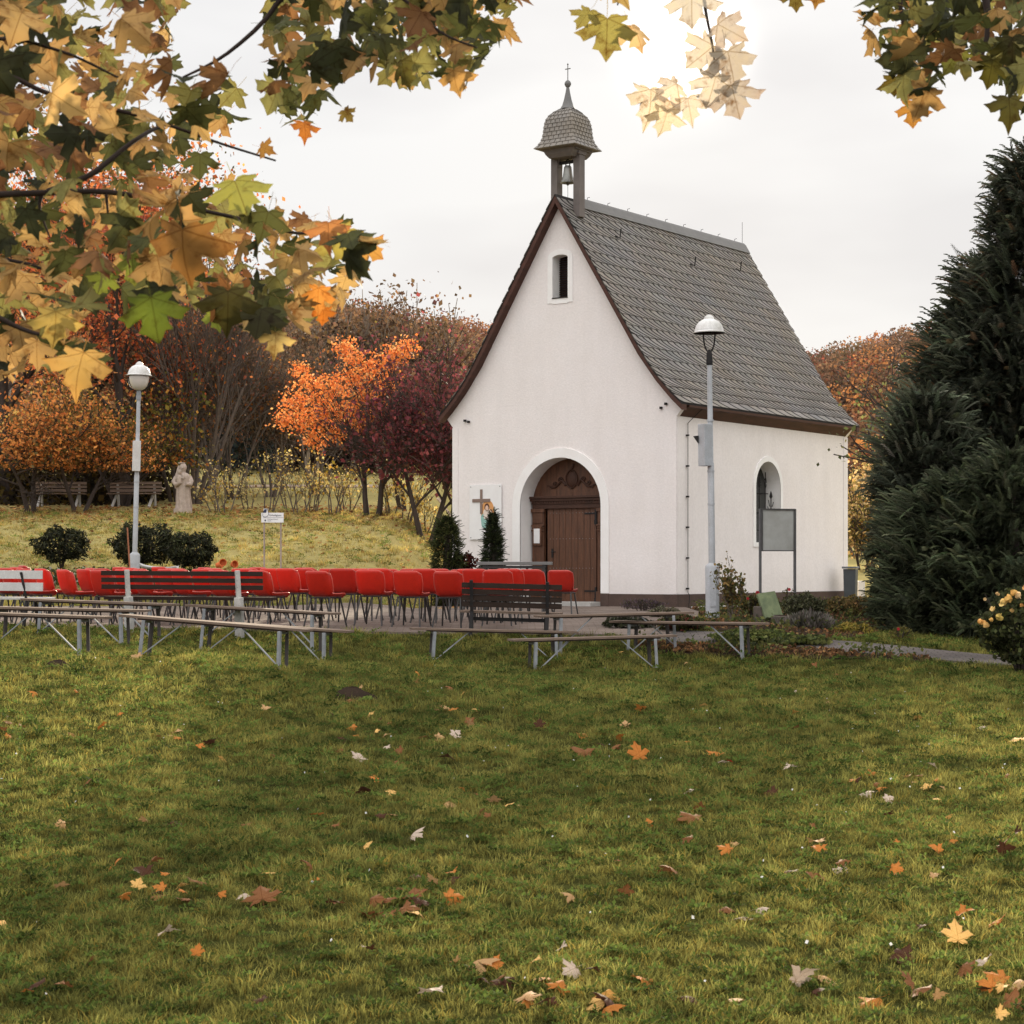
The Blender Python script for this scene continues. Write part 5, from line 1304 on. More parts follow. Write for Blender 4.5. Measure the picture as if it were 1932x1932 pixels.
# ------------------------------------------------------------------ garden shrubs
def shrub(name, px, py, Y, rx, hz_, lab, pal, n, size, seed, group=None, stems=10, mat='leaf', tmpl=LEAFQ, cat='shrub', flowers=None, fsize=.05, flat=1.0, dirup=None):
    r = np.random.default_rng(seed); g = at(px, py, Y); rr_ = random.Random(seed)
    t = empty(name, g, 0, lab, cat, group)
    mb = MB()
    for k in range(stems):
        a = rr_.random()*6.28; q = rr_.uniform(.2, .85)
        mb.tube([(math.cos(a)*.04, math.sin(a)*.04, -.15), (math.cos(a)*rx*q*.5, math.sin(a)*rx*q*.5, hz_*.45), (math.cos(a)*rx*q, math.sin(a)*rx*q, hz_*rr_.uniform(.75, 1.0))], [.012, .009, .004], 4, cap=False)
    mb.build('stems', M['bark'], t, recalc=False)
    d = r.normal(size=(n, 3)); d /= np.linalg.norm(d, axis=1)[:, None]
    lump = 1+.14*np.sin(d[:, 0]*7+seed)+.12*np.sin(d[:, 2]*9+d[:, 1]*5)
    q = (.55+.45*r.random(n)**.5)*lump
    T = np.stack([d[:, 0]*rx*q, d[:, 1]*rx*q*.9, hz_*.5+d[:, 2]*hz_*.5*q], 1); T[:, 2] = np.maximum(T[:, 2], .01)
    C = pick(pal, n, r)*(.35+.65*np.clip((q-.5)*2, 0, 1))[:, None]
    if dirup is None: Rm = quat_rand(n, r)
    else: Rm = frames(d*np.array([1, 1, .5])+np.array([0, 0, dirup]), None, r)
    V, Fx, Cc = instance(tmpl[0], tmpl[1], Rm, T, size*r.uniform(.6, 1.3, n), C)
    np_mesh('foliage', V, Fx, M[mat], t, Cc)
    if flowers:
        pts, fp = flowers; fv = []; ff = []; fc = []
        mb = MB()
        for (x, z, s) in pts:
            c = pick(fp, 1, r, .08)[0]; y = -rx*.75*math.sqrt(max(.05, 1-(x/rx)**2*.8))
            if s > .026 and fsize > .06:
                for j_ in range(16):
                    e1 = r.uniform(0, 6.28); e2 = r.uniform(-.9, 1.2); q_ = s*r.uniform(.45, .95)
                    cx_ = Vector((x+q_*.75*math.cos(e1)*math.cos(e2), y-s*.2+q_*.6*math.sin(e1)*math.cos(e2), z+q_*.7*math.sin(e2)))
                    nn = Vector((math.cos(e1)*.8+r.normal()*.4, math.sin(e1)*.8-.5, math.sin(e2)+r.normal()*.4+.2)).normalized(); t1 = nn.cross(Vector((.2, .3, 1))).normalized(); t2 = nn.cross(t1)
                    w1 = s*.62; P = [cx_+t1*(w1*math.cos(o))+t2*(w1*math.sin(o))-nn*(w1*.35 if k%2 else w1*.2) for k, o in enumerate(np.linspace(0, 6.28, 8)[:-1])]
                    cc_ = c*(1+.12*r.normal()); i0 = len(P)
                    mb.add([cx_]+P, [(0, 1+k, 1+(k+1) % i0) for k in range(i0)], tuple(cc_))
                continue
            for ring_, (k_, rr0) in enumerate(((6, 1.0), (5, .7), (4, .4))):
                for k in range(k_):
                    a = 6.283*k/k_+ring_*.5; rr1 = s*rr0
                    P = [(x, y-s*.1, z)] + [(x+rr1*math.cos(a+o)*m, y-s*(.15+.5*(1-rr0))-(.25*s if m > .9 else 0), z+rr1*math.sin(a+o)*m) for o, m in ((-.45, .7), (-.25, 1.0), (.25, 1.0), (.45, .7))]
                    mb.add(P, [(0, 1, 2, 3, 4)], tuple(c*(1-.12*ring_)))
        mb.build('blossoms', M['petal'], t, recalc=False, usecol=True)
    return t
LONG = (np.array([[0, -.5, 0], [.14, 0, .05], [0, .5, 0], [-.14, 0, .05]]), np.array([[0, 1, 2, 3]]))
DG = [S(50, 52, 32)+(4,), S(66, 66, 40)+(2,), S(38, 40, 28)+(4,), S(92, 92, 60)+(.6,)]
G5 = 'evergreen shrubs in the flower bed'
shrub('rhododendron', 115, 1062, 45, .62, .80, 'small dark rounded shrub, leftmost in the bed behind the chairs', DG, 2600, .13, 91, G5, tmpl=LONG, mat='leafdark')
shrub('rhododendron', 270, 1068, 45, .78, .95, 'dark rounded shrub directly behind the left lamp post', DG, 3800, .13, 92, G5, tmpl=LONG, mat='leafdark')
shrub('rhododendron', 362, 1071, 44, .58, .76, 'dark spiky shrub right of the left lamp post', DG, 2800, .13, 93, G5, tmpl=LONG, mat='leafdark')
n = 2600; X_ = rr3.uniform(-10.9, -6.8, n); Y_ = rr3.uniform(42.6, 44.5, n)
V, Fx, Cc = instance(LEAFQ[0], LEAFQ[1], quat_rand(n, rr3), np.stack([X_, Y_, H(X_, Y_)+rr3.random(n)*.24], 1), rr3.uniform(.05, .12, n), pick([S(62, 66, 40)+(5,), S(84, 88, 52)+(3,), S(120, 116, 84)+(1,), S(210, 208, 190)+(.5,), S(190, 120, 70)+(.4,)], n, rr3))
tag(np_mesh('ground_cover', V, Fx, M['leaf'], None, Cc), label='low flowers and leaves filling the bed behind the chairs', cat='ground cover', kind='stuff')
RED_ = [S(96, 44, 40)+(4,), S(120, 60, 46)+(3,), S(72, 50, 36)+(3,)]
shrub('barberry_shrub', 877, 1078, 43.5, .28, .42, 'small dark red shrub between the two thujas', RED_, 700, .07, 94)
shrub('round_shrub', 1516, 1166, 32.5, .32, .40, 'grey green rounded shrub behind the stone trough', [S(92, 92, 66)+(4,), S(112, 112, 80)+(2,), S(70, 70, 52)+(3,)], 4200, .06, 95, tmpl=LONG, mat='leafdark')
shrub('lavender', 1526, 1202, 29.3, .34, .36, 'silvery grey lavender clump in front of the stone trough', [S(120, 112, 104)+(4,), S(142, 134, 124)+(2,), S(92, 88, 76)+(3,)], 2600, .11, 96, tmpl=LONG, dirup=1.4, stems=24)
shrub('spirea_shrub', 1606, 1209, 28.6, .30, .25, 'low yellow green shrub beside the garden path', [S(150, 134, 62)+(4,), S(176, 154, 76)+(2,), S(104, 98, 48)+(3,)], 2200, .055, 97)
shrub('spirea_shrub', 1585, 1158, 36.0, .30, .30, 'thin leafy twigs growing before the chapel plinth near the bin', [S(120, 104, 64)+(4,), S(150, 124, 80)+(2,), S(92, 84, 50)+(3,)], 700, .06, 98)
shrub('spirea_shrub', 1630, 1160, 35.5, .42, .34, 'low twiggy hedge plant in front of the stone post', [S(130, 110, 66)+(4,), S(160, 130, 84)+(2,), S(92, 84, 50)+(3,)], 1100, .06, 99)
shrub('heather', 1213, 1150, 38.5, .46, .20, 'low purple grey heather near the chapel corner', [S(92, 78, 84)+(4,), S(112, 96, 104)+(2,), S(84, 80, 56)+(3,)], 1500, .05, 100, tmpl=LONG, dirup=1)
shrub('heather', 1188, 1196, 28.4, .36, .26, 'dark leafy plant behind the benches at the paving edge', [S(60, 62, 44)+(4,), S(92, 84, 76)+(2,), S(48, 50, 36)+(3,)], 1500, .06, 101)
shrub('low_plant', 1285, 1190, 28.0, .30, .22, 'low green and red tinged plant left of the right lamp foot', [S(84, 84, 48)+(4,), S(130, 70, 60)+(1,), S(60, 62, 38)+(3,)], 1300, .06, 102)
shrub('low_plant', 1252, 1167, 34, .28, .20, 'small silver leaved plant before the heather', [S(130, 124, 104)+(4,), S(92, 90, 66)+(3,)], 800, .05, 103)
shrub('strawberry_patch', 1420, 1212, 26.9, .55, .17, 'flat green leafy patch at the bed edge right of the benches', [S(96, 104, 54)+(4,), S(124, 128, 70)+(2,), S(70, 78, 42)+(3,)], 2200, .07, 104)
shrub('strawberry_patch', 1505, 1219, 26.6, .50, .14, 'green leafy patch reaching the start of the garden path', [S(92, 98, 52)+(4,), S(124, 126, 72)+(2,), S(66, 72, 42)+(3,)], 1800, .07, 105)
# litter, weeds and pebbles covering the bare soil of the beds
r5 = np.random.default_rng(55); Q = r5.uniform((1.6, 25.0), (9.9, 48.2), (26000, 2)); k = inpoly(Q[:, 0], Q[:, 1], BED) | inpoly(Q[:, 0], Q[:, 1], BED2)
Q = Q[k]; Q2 = r5.uniform((1.6, 25.0), (5.4, 27.0), (5000, 2)); Q = np.concatenate([Q, Q2[inpoly(Q2[:, 0], Q2[:, 1], BED2)]]); n = len(Q)
cl_ = (np.sin(Q[:, 0]*4.1+Q[:, 1]*1.3)+np.sin(Q[:, 0]*2.3-Q[:, 1]*2.9)+r5.normal(size=n)*.7)
C = pick([S(112, 80, 54)+(4,), S(150, 112, 74)+(2,), S(84, 66, 46)+(4,), S(180, 130, 84)+(1,)], n, r5); g_ = cl_ > .5; C[g_] = pick([S(84, 88, 46)+(3,), S(108, 108, 58)+(2,), S(64, 70, 40)+(3,)], int(g_.sum()), r5)
V, Fx, Cc = instance(LEAFQ[0], LEAFQ[1], quat_rand(n, r5), np.stack([Q[:, 0], Q[:, 1], H(Q[:, 0], Q[:, 1])+.04+np.where(g_, r5.random(n)*.16, r5.random(n)*.02)], 1), r5.uniform(.035, .085, n), C)
tag(np_mesh('bed_litter', V, Fx, M['leaf'], None, Cc), label='fallen leaves and small weeds covering the garden bed soil', cat='leaf litter', kind='stuff')
PINK = [S(196, 60, 70), S(220, 90, 92)]
def tall_rose():
    g = at(1385, 1165, 32.0); t = empty('tall_rose', g, 0, 'tall thin leggy rose bush between lamp post and notice board', 'shrub'); r = random.Random(4); limbs = []; tips = []
    for k in range(9): grow(r, (r.uniform(-.12, .12), r.uniform(-.1, .1), -.05), (r.gauss(0, .13), r.gauss(0, .1), 1), r.uniform(.55, .85), .010, 1, 5, .5, .5, .06, 6, .4, tips, limbs)
    limbs_mesh('stems', limbs, M['twig'], t, .0045)
    leaf_mesh('foliage', tips+[p for l in limbs for p in l[0][2:]], 700, .035, .06, [S(120, 104, 62)+(3,), S(96, 96, 56)+(3,), S(150, 120, 70)+(1,)], M['leaf'], t, np.random.default_rng(4))
tall_rose()
shrub('red_rose', 1420, 1160, 33.5, .22, .36, 'small rose bush with red blooms left of the green slab', [S(96, 90, 50)+(4,), S(120, 104, 62)+(2,), S(72, 72, 44)+(3,)], 500, .06, 106, flowers=([(.06, .38, .035), (-.1, .28, .025)], PINK))
shrub('red_rose', 1487, 1152, 33.5, .16, .40, 'thin stem with single red bloom right of the green slab', [S(96, 90, 50)+(4,), S(72, 72, 44)+(3,)], 90, .05, 107, flowers=([(0, .36, .030)], PINK), stems=3)
shrub('small_rose', 1700, 1216, 27.5, .16, .26, 'little rose with pink bud on the dark turf beside the path', [S(120, 110, 60)+(4,), S(90, 86, 46)+(3,)], 220, .05, 108, flowers=([(-.06, .22, .022)], PINK), stems=6)
# yellow rose bush at the right frame edge
rp_ = [(1905, 1122, .05), (1880, 1135, .055), (1898, 1118, .045), (1873, 1163, .05), (1862, 1148, .04), (1845, 1172, .05), (1852, 1178, .045), (1920, 1108, .05), (1928, 1135, .055), (1888, 1128, .06), (1925, 1098, .05), (1912, 1140, .03), (1850, 1130, .022), (1870, 1120, .03), (1895, 1150, .035), (1860, 1168, .03), (1950, 1120, .05), (1965, 1150, .05)]
cY = 24.0; cb = at(1925, 1250, cY)
fl = [((px-1925)/F*cY, (1250-py)/F*cY, s) for px, py, s in rp_]
shrub('yellow_rose_bush', 1925, 1250, cY, .52, .86, 'rose bush with peach yellow blooms at the right frame edge', [S(78, 82, 50)+(4,), S(100, 104, 62)+(2,), S(60, 64, 42)+(3,)], 3000, .075, 110, flowers=(fl, [S(248, 206, 134), S(250, 216, 156), S(240, 188, 110)]), stems=16, fsize=.1)

# ------------------------------------------------------------------ maple: leaf shape
half = [(.0, .0), (.10, -.10), (.24, -.13), (.33, -.08), (.53, -.12), (.49, .02), (.37, .11), (.52, .15), (.62, .26), (.86, .37), (.69, .46), (.62, .60), (.47, .53), (.29, .45), (.31, .62), (.39, .79), (.21, .80), (.12, .92), (.0, 1.14)]
outl = half+[(-x, y) for x, y in half[-2:0:-1]]
def leaf_geo(seed, fold=.25, curl=.2):
    r = np.random.default_rng(seed); o_ = np.array(outl); c = np.array([0, .30])
    o_ = o_*(1+r.normal(size=o_.shape)*.035); rings = [c+(o_-c)*t for t in (.33, .66, 1.0)]
    n = len(o_); P = np.concatenate([[c]]+rings); Fx = []
    for k in range(n): Fx.append((0, 1+k, 1+(k+1) % n))
    for j in (0, 1):
        for k in range(n):
            a, b = 1+j*n+k, 1+j*n+(k+1) % n; Fx += [(a, a+n, b+n), (a, b+n, b)]
    x, y = P[:, 0], P[:, 1]; ph = r.uniform(0, 6.28)
    z = -fold*np.abs(x)*.8 - curl*(y-.3)**2*1.2 + .05*np.sin(x*7+ph)*np.hypot(x, y-.3) + r.normal(size=len(P))*.008 + curl*.8*x*x*np.sin(ph)
    V = np.stack([x, y, z], 1)
    # petiole
    pv = [(0, 0, 0), (.012, 0, 0), (.016, -.35, -.05), (.03, -.62, .0), (.015, -.62, .0), (0, -.35, -.05)]
    i = len(V); V = np.concatenate([V, pv]); Fx += [(i, i+1, i+2), (i, i+2, i+5), (i+5, i+2, i+3), (i+5, i+3, i+4)]
    return V, np.array(Fx), np.concatenate([P, [(9, 9)]*6])
LG = [leaf_geo(i, f_, c_) for i, (f_, c_) in enumerate(((.1, .1), (.35, .2), (.6, .3), (.2, .5), (-.3, .3), (.9, .4)))]

def maple_mat(name, dry=False):
    m, nt, N, L = newmat(name)
    out = N.new('ShaderNodeOutputMaterial'); p = N.new('ShaderNodeBsdfPrincipled'); p.inputs['Roughness'].default_value = .7; p.inputs['Specular IOR Level'].default_value = .06 if dry else .2
    tr = N.new('ShaderNodeBsdfTranslucent'); mx_ = N.new('ShaderNodeMixShader'); mx_.inputs[0].default_value = .2 if dry else .46
    uv = N.new('ShaderNodeUVMap'); sp = N.new('ShaderNodeSeparateXYZ'); L.new(uv.outputs[0], sp.inputs[0])
    def math_(op, a, b=None):
        x = N.new('ShaderNodeMath'); x.operation = op
        for i, v_ in enumerate((a, b)):
            if v_ is None: continue
            if isinstance(v_, (int, float)): x.inputs[i].default_value = v_
            else: L.new(v_, x.inputs[i])
        return x.outputs[0]
    ax = math_('ABSOLUTE', sp.outputs['X']); y = sp.outputs['Y']; vein = None
    for ang in (90, 66, 23, -12):
        dx, dy = math.cos(R(ang)), math.sin(R(ang))
        pd = math_('ABSOLUTE', math_('SUBTRACT', math_('MULTIPLY', ax, dy), math_('MULTIPLY', y, dx)))
        al = math_('ADD', math_('MULTIPLY', ax, dx), math_('MULTIPLY', y, dy))
        if ang == 66: pd = math_('ADD', pd, .012)
        q = math_('LESS_THAN', pd, .013); q = math_('MULTIPLY', q, math_('GREATER_THAN', al, 0))
        vein = q if vein is None else math_('MAXIMUM', vein, q)
    at_ = N.new('ShaderNodeAttribute'); at_.attribute_name = 'Col'
    tcx = N.new('ShaderNodeTexCoord')
    nz = N.new('ShaderNodeTexNoise'); nz.inputs['Scale'].default_value = 22 if not dry else 30; nz.inputs['Detail'].default_value = 7; nz.inputs['Roughness'].default_value = .7
    L.new(tcx.outputs['Object'], nz.inputs['Vector'])
    cr = N.new('ShaderNodeValToRGB'); e_ = cr.color_ramp.elements; e_[0].position = .30; e_[0].color = (.42, .26, .12, 1); e_[1].position = .46; e_[1].color = (1, 1, 1, 1)
    e2 = cr.color_ramp.elements.new(.8); e2.color = (1.12, 1.08, .9, 1)
    L.new(nz.outputs['Fac'], cr.inputs[0])
    a = N.new('ShaderNodeMix'); a.data_type = 'RGBA'; a.blend_type = 'MULTIPLY'; a.inputs['Factor'].default_value = 1
    L.new(at_.outputs['Color'], a.inputs['A']); L.new(cr.outputs[0], a.inputs['B'])
    b = N.new('ShaderNodeMix'); b.data_type = 'RGBA'; b.blend_type = 'MULTIPLY'; L.new(math_('MULTIPLY', vein, .75), b.inputs['Factor'])
    L.new(a.outputs['Result'], b.inputs['A']); b.inputs['B'].default_value = (.45, .34, .2, 1)
    L.new(b.outputs['Result'], p.inputs['Base Color']); L.new(b.outputs['Result'], tr.inputs['Color'])
    L.new(p.outputs[0], mx_.inputs[1]); L.new(tr.outputs[0], mx_.inputs[2]); L.new(mx_.outputs[0], out.inputs[0])
    return m
M['maple'] = maple_mat('maple_leaf'); M['dryleaf'] = maple_mat('fallen_leaf', True)

# hanging boughs: a real maple standing left of the camera, limbs reaching over and across the view
MT = empty('maple_tree', (-3.6, 5.2, h(-3.6, 5.2)), 0, 'maple with yellow and green leaves hanging across the top of the view', 'tree')
org = MT.location.copy()
def W(px, py, Y): return at(px, py, Y)-org
mb = MB()
mb.tube([Vector((0, 0, -.2)), Vector((.05, 0, 1.6)), Vector((0, .05, 3.2)), Vector((-.1, .1, 5.0)), Vector((0, .1, 7))], [.26, .22, .19, .13, .06], 12)
mb.build('trunk', M['bark'], MT, smooth='all')
def limb(P, r0, r1_, n=6):
    mb = MB(); P = [Vector(p) for p in P]; Q = []
    for i in range(len(P)-1):
        for k in range(4):
            t_ = k/4; a = P[max(i-1, 0)]; b = P[i]; c = P[i+1]; d = P[min(i+2, len(P)-1)]
            Q.append(.5*((2*b)+(c-a)*t_+(2*a-5*b+4*c-d)*t_*t_+(3*b-a-3*c+d)*t_**3))
    Q.append(P[-1]); mb.tube(Q, [r0+(r1_-r0)*i/(len(Q)-1) for i in range(len(Q))], n); return mb
T0 = Vector((0, .05, 3.1))
LB = [([T0, W(-250, 400, 5.0), W(-60, 372, 4.9), W(80, 364, 5.0), W(200, 362, 5.1), W(290, 378, 5.2), W(450, 412, 5.4), W(560, 440, 5.5), W(640, 434, 5.6)], .011, .0032),
      ([W(-90, 372, 4.9), W(-20, 150, 5.2), W(100, 180, 5.3), W(250, 215, 5.4), W(330, 240, 5.5), W(420, 272, 5.6), W(520, 303, 5.7)], .009, .003),
      ([W(90, 362, 5.0), W(170, 330, 5.0), W(250, 268, 5.1), W(310, 236, 5.3), W(400, 214, 5.4)], .009, .003),
      ([W(-90, 372, 4.9), W(-30, 95, 4.8), W(100, 92, 4.9), W(230, 150, 5.0)], .007, .0025),
      ([Vector((0, .1, 3.9)), W(300, -500, 5.2), W(560, -120, 5.4), W(522, 8, 5.5), W(430, 100, 5.5), W(345, 146, 5.5)], .014, .003),
      ([W(560, -120, 5.4), W(640, -60, 5.3), W(750, -10, 5.2), W(830, 60, 5.2), W(900, 90, 5.2)], .007, .0025),
      ([W(-250, 400, 5.0), W(-20, 480, 5.1), W(60, 500, 5.1), W(125, 525, 5.1)], .007, .0025),
      ([W(-250, 400, 5.0), W(-60, 560, 4.6), W(40, 620, 4.6), W(120, 640, 4.6)], .010, .003),
      ([W(80, 364, 5.0), W(75, 395, 5.0), W(95, 450, 5.0)], .006, .002), ([W(200, 362, 5.1), W(205, 420, 5.1)], .005, .002),
      ([Vector((0, .1, 4.6)), W(1000, -900, 5.6), W(1500, -400, 5.8), W(1750, -160, 6.0), W(1860, 0, 6.0), W(1850, 120, 6.0)], .045, .004),
      ([W(1500, -400, 5.8), W(1680, -150, 6.0), W(1700, 20, 6.1), W(1725, 160, 6.1)], .014, .003),
      ([W(1000, -900, 5.6), W(1120, -300, 5.4), W(1170, -60, 5.4), W(1165, 10, 5.4)], .014, .002),
      ([W(1120, -300, 5.4), W(1290, -120, 5.6), W(1335, 40, 5.7), W(1350, 130, 5.7)], .010, .002)]
for P, a, b in LB: limb(P, a, b).build('bough', M['barkmaple'], MT, smooth='all')
POLY = {'A': [(-90, -90), (330, -90), (320, 60), (330, 120), (440, 160), (440, 230), (345, 250), (400, 330), (500, 400), (600, 420), (715, 455), (690, 500), (660, 560), (560, 610), (500, 640), (440, 590), (400, 540), (340, 560), (250, 560), (190, 540), (160, 600), (180, 690), (120, 690), (60, 690), (-90, 740)],
        'B': [(530, -60), (970, -60), (955, 60), (900, 130), (850, 150), (760, 140), (640, 120), (590, 200), (560, 230), (520, 190), (510, 80)],
        'C': [(1625, -60), (2010, -60), (2010, 200), (1900, 170), (1860, 110), (1790, 120), (1740, 190), (1700, 170), (1670, 100), (1640, 50)]}
mr_ = np.random.default_rng(77)
leaves = []
GREEN = S(80, 82, 48); OCH = S(168, 134, 86); GOLD = S(190, 156, 102); BRN = S(130, 94, 62); YG = S(136, 130, 78); DKG = S(54, 56, 36); ORG = S(170, 116, 70)
GAPS = [(130, 130, 22), (40, 90, 16), (200, 20, 18), (470, 250, 30), (130, 440, 16), (60, 560, 18), (250, 600, 20), (520, 470, 14), (165, 345, 38), (305, 200, 30), (380, 200, 22), (250, 95, 22), (100, 170, 22), (60, 240, 20), (330, 330, 26), (385, 350, 30), (290, 440, 20), (40, 330, 22), (210, 445, 22), (430, 480, 18)]
for key, N_, dr, pal in (('A', 520, (4.4, 7.4), [(OCH, 5), (GOLD, 3), (YG, 4), (GREEN, 3), (BRN, 1.6), (DKG, 2.8), (ORG, .2)]), ('B', 170, (5.0, 7.2), [(YG, 3), (GREEN, 4), (DKG, 3), (OCH, 3), (BRN, 2)]), ('C', 170, (5.2, 7.4), [(GREEN, 4), (DKG, 4), (YG, 2.4), (OCH, 1.6), (BRN, 1.2)])):
    poly = POLY[key]; xs_ = [p[0] for p in poly]; ys_ = [p[1] for p in poly]; got = []; tries = 0
    W_ = np.array([w_ for c, w_ in pal]); W_ = W_/W_.sum()
    while len(got) < N_ and tries < 40000:
        tries += 1; x = mr_.uniform(min(xs_), max(xs_)); y = mr_.uniform(min(ys_), max(ys_))
        if not inpoly(np.array([x]), np.array([y]), poly)[0]: continue
        if any(math.hypot(x-gx, y-gy) < gr for gx, gy, gr in GAPS) : continue
        if any(math.hypot(x-q[0], y-q[1]) < (19 if tries < 20000 else 14) for q in got): continue
        got.append((x, y))
        c = np.array(pal[mr_.choice(len(pal), p=W_)][0]);
        leaves.append((x, y, mr_.uniform(*dr), mr_.uniform(.056, .092), c*(1+mr_.normal()*.14), None))
# distinctive leaves: (px, py, Y, size, colour, roll degrees)
for x, y, Y, s, c, rl in ((345, 470, 4.0, .150, S(144, 104, 58), 175), (150, 690, 4.3, .125, S(226, 180, 104), 170), (640, 455, 5.0, .115, S(170, 158, 84), 200), (700, 470, 5.0, .075, S(200, 150, 82), 230), (450, 360, 4.6, .135, S(150, 146, 72), 200), (105, 610, 4.4, .10, S(200, 170, 96), 180),
                          (430, 575, 4.4, .12, S(70, 64, 32), 180), (490, 600, 4.5, .11, S(62, 58, 30), 170), (520, 640, 4.5, .075, S(206, 176, 110), 175), (290, 590, 3.6, .105, S(104, 116, 44), 190), (405, 600, 5.0, .07, S(168, 178, 84), 190), (600, 560, 5.0, .085, S(222, 150, 76), 170), (250, 500, 5.0, .10, S(124, 132, 60), 185), (610, 595, 5.2, .06, S(214, 130, 60), 180), (195, 530, 5.2, .08, S(140, 150, 66), 160),
                          (575, 240, 5.4, .075, S(190, 120, 58), 180), (655, 215, 5.4, .05, S(120, 104, 56), 220), (500, 280, 5.5, .055, S(150, 112, 60), 250), (858, 150, 5.3, .09, S(196, 152, 92), 185), (760, 130, 5.3, .10, S(100, 92, 44), 190),
                          (1145, 60, 5.3, .115, S(150, 140, 78), 178), (1200, 60, 5.4, .085, S(214, 182, 132), 195), (1105, 30, 5.3, .07, S(140, 130, 70), 150), (1165, -30, 5.2, .10, S(168, 142, 90), 200),
                          (1305, 5, 5.6, .115, S(196, 186, 172), 180), (1372, 55, 5.6, .10, S(186, 174, 160), 240), (1378, 120, 5.6, .115, S(182, 170, 156), 200), (1330, 100, 5.7, .11, S(204, 192, 176), 130), (1385, 180, 5.6, .115, S(180, 168, 154), 195), (1345, 165, 5.6, .10, S(208, 196, 180), 170), (1228, 190, 5.7, .115, S(222, 206, 182), 176), (1262, 165, 5.7, .085, S(220, 206, 186), 120), (1300, 200, 5.7, .08, S(214, 200, 182), 190), (1255, 225, 5.7, .085, S(222, 206, 180), 170),  # leaves before the sun: glare put into their pale washed colours
                          (1500, -5, 6, .07, S(110, 96, 48), 180), (1545, -20, 6, .08, S(150, 112, 58), 170), (1725, 210, 6.0, .08, S(176, 128, 66), 180), (1690, 160, 6.0, .08, S(96, 84, 40), 190), (1905, 200, 5.6, .10, S(74, 70, 34), 180), (1870, 130, 5.8, .09, S(84, 80, 36), 170), (1910, 90, 5.6, .10, S(70, 66, 32), 180), (1800, 110, 5.9, .09, S(124, 124, 60), 140)):
    leaves.append((x, y, Y, s, np.array(c), rl))
VV = []; FF = []; CC = []; UU = []; nv = 0
leaves = [(a_, b_, c_, (d_*(.74 if a_ < 1000 and f_ is not None else .88 if f_ is not None else 1)), e_, f_) for a_, b_, c_, d_, e_, f_ in leaves]
for (x, y, Y, s, c, rl) in leaves:
    g_ = LG[mr_.integers(0, 6)] if rl is None else LG[mr_.integers(0, 4)]
    roll = R(rl) if rl is not None else R(mr_.normal(180, 55))
    til = mr_.normal(0, .3 if rl is not None else .95); til2 = mr_.normal(0, .25 if rl is not None else .9)
    # leaf local: XY plane; stand it up facing -Y (camera), tip direction by roll
    Mx = Matrix.Rotation(til2, 3, 'Z') @ Matrix.Rotation(til, 3, 'X') @ Matrix.Rotation(R(90), 3, 'X') @ Matrix.Rotation(roll, 3, 'Z')
    A = np.array(Mx); cen = np.array([0, .35, 0])
    V = (g_[0]-cen)@A.T*s*1.02+np.array(W(x, y, Y))
    VV.append(V); FF.append(g_[1]+nv); nv += len(V); UU.append(g_[2])
    c = np.array(c); c = (c*1.04-c.mean()*.04)*(.92 if (rl is not None and x < 1000) or rl is not None and x > 1450 else 1.0); q = np.repeat(c[None], len(V), 0); rr_ = np.clip(np.hypot(g_[2][:, 0], g_[2][:, 1]-.3), 0, 1)
    edge = mr_.random() < .5
    if edge: q = q*(1-.35*rr_[:, None]**2*np.array([.3, .75, .9]))
    CC.append(q)
np_mesh('foliage', np.concatenate(VV), np.concatenate(FF), M['maple'], MT, np.concatenate(CC), smooth=True, uv=np.concatenate(UU))

# ------------------------------------------------------------------ fallen leaves on the lawn (each its own object)
LM = {}
def leafobj(kind, ci, gi, colr):
    key = (ci, gi)
    if key not in LM:
        V, Fx, P = LG[gi]; me_o = np_mesh('fallen_leaf', V, Fx, M['dryleaf'], None, np.repeat(np.array(colr)[None], len(V), 0)*(1-.2*np.clip(np.hypot(P[:, :1], P[:, 1:]-.3), 0, 1)), smooth=True, uv=P)
        LM[key] = me_o.data; return me_o
    return link('fallen_leaf', LM[key])
LC = [('golden yellow', S(236, 188, 116)), ('pale grey underside', S(204, 184, 168)), ('brown', S(136, 92, 60)), ('orange brown', S(196, 124, 62)), ('dark brown', S(84, 56, 42)), ('tan', S(196, 156, 112)), ('red', S(170, 54, 40))]
def solveY(px, py):
    lo_, hi_ = 5.5, 28.0
    for _ in range(40):
        m__ = (lo_+hi_)/2; X = (px-966)/F*m__; z = h(X, m__)
        if HZ-(z-EYE)/m__*F > py: lo_ = m__
        else: hi_ = m__
    return (lo_+hi_)/2
def fallen(px, py, size_px, ci, gi, lab, tilt=.25, lift=.045, rz=None):
    Y = solveY(px, py); X = (px-966)/F*Y; s = size_px/F*Y*.62
    o = leafobj('l', ci, gi, LC[ci][1]); o.location = (X, Y, h(X, Y)+lift); o.scale = (s, s, s)
    o.rotation_euler = (rr.gauss(.25, tilt), rr.gauss(0, tilt), rr.uniform(0, 6.28) if rz is None else rz)
    tag(o, lab, 'leaf', 'fallen maple leaves on the lawn'); return o
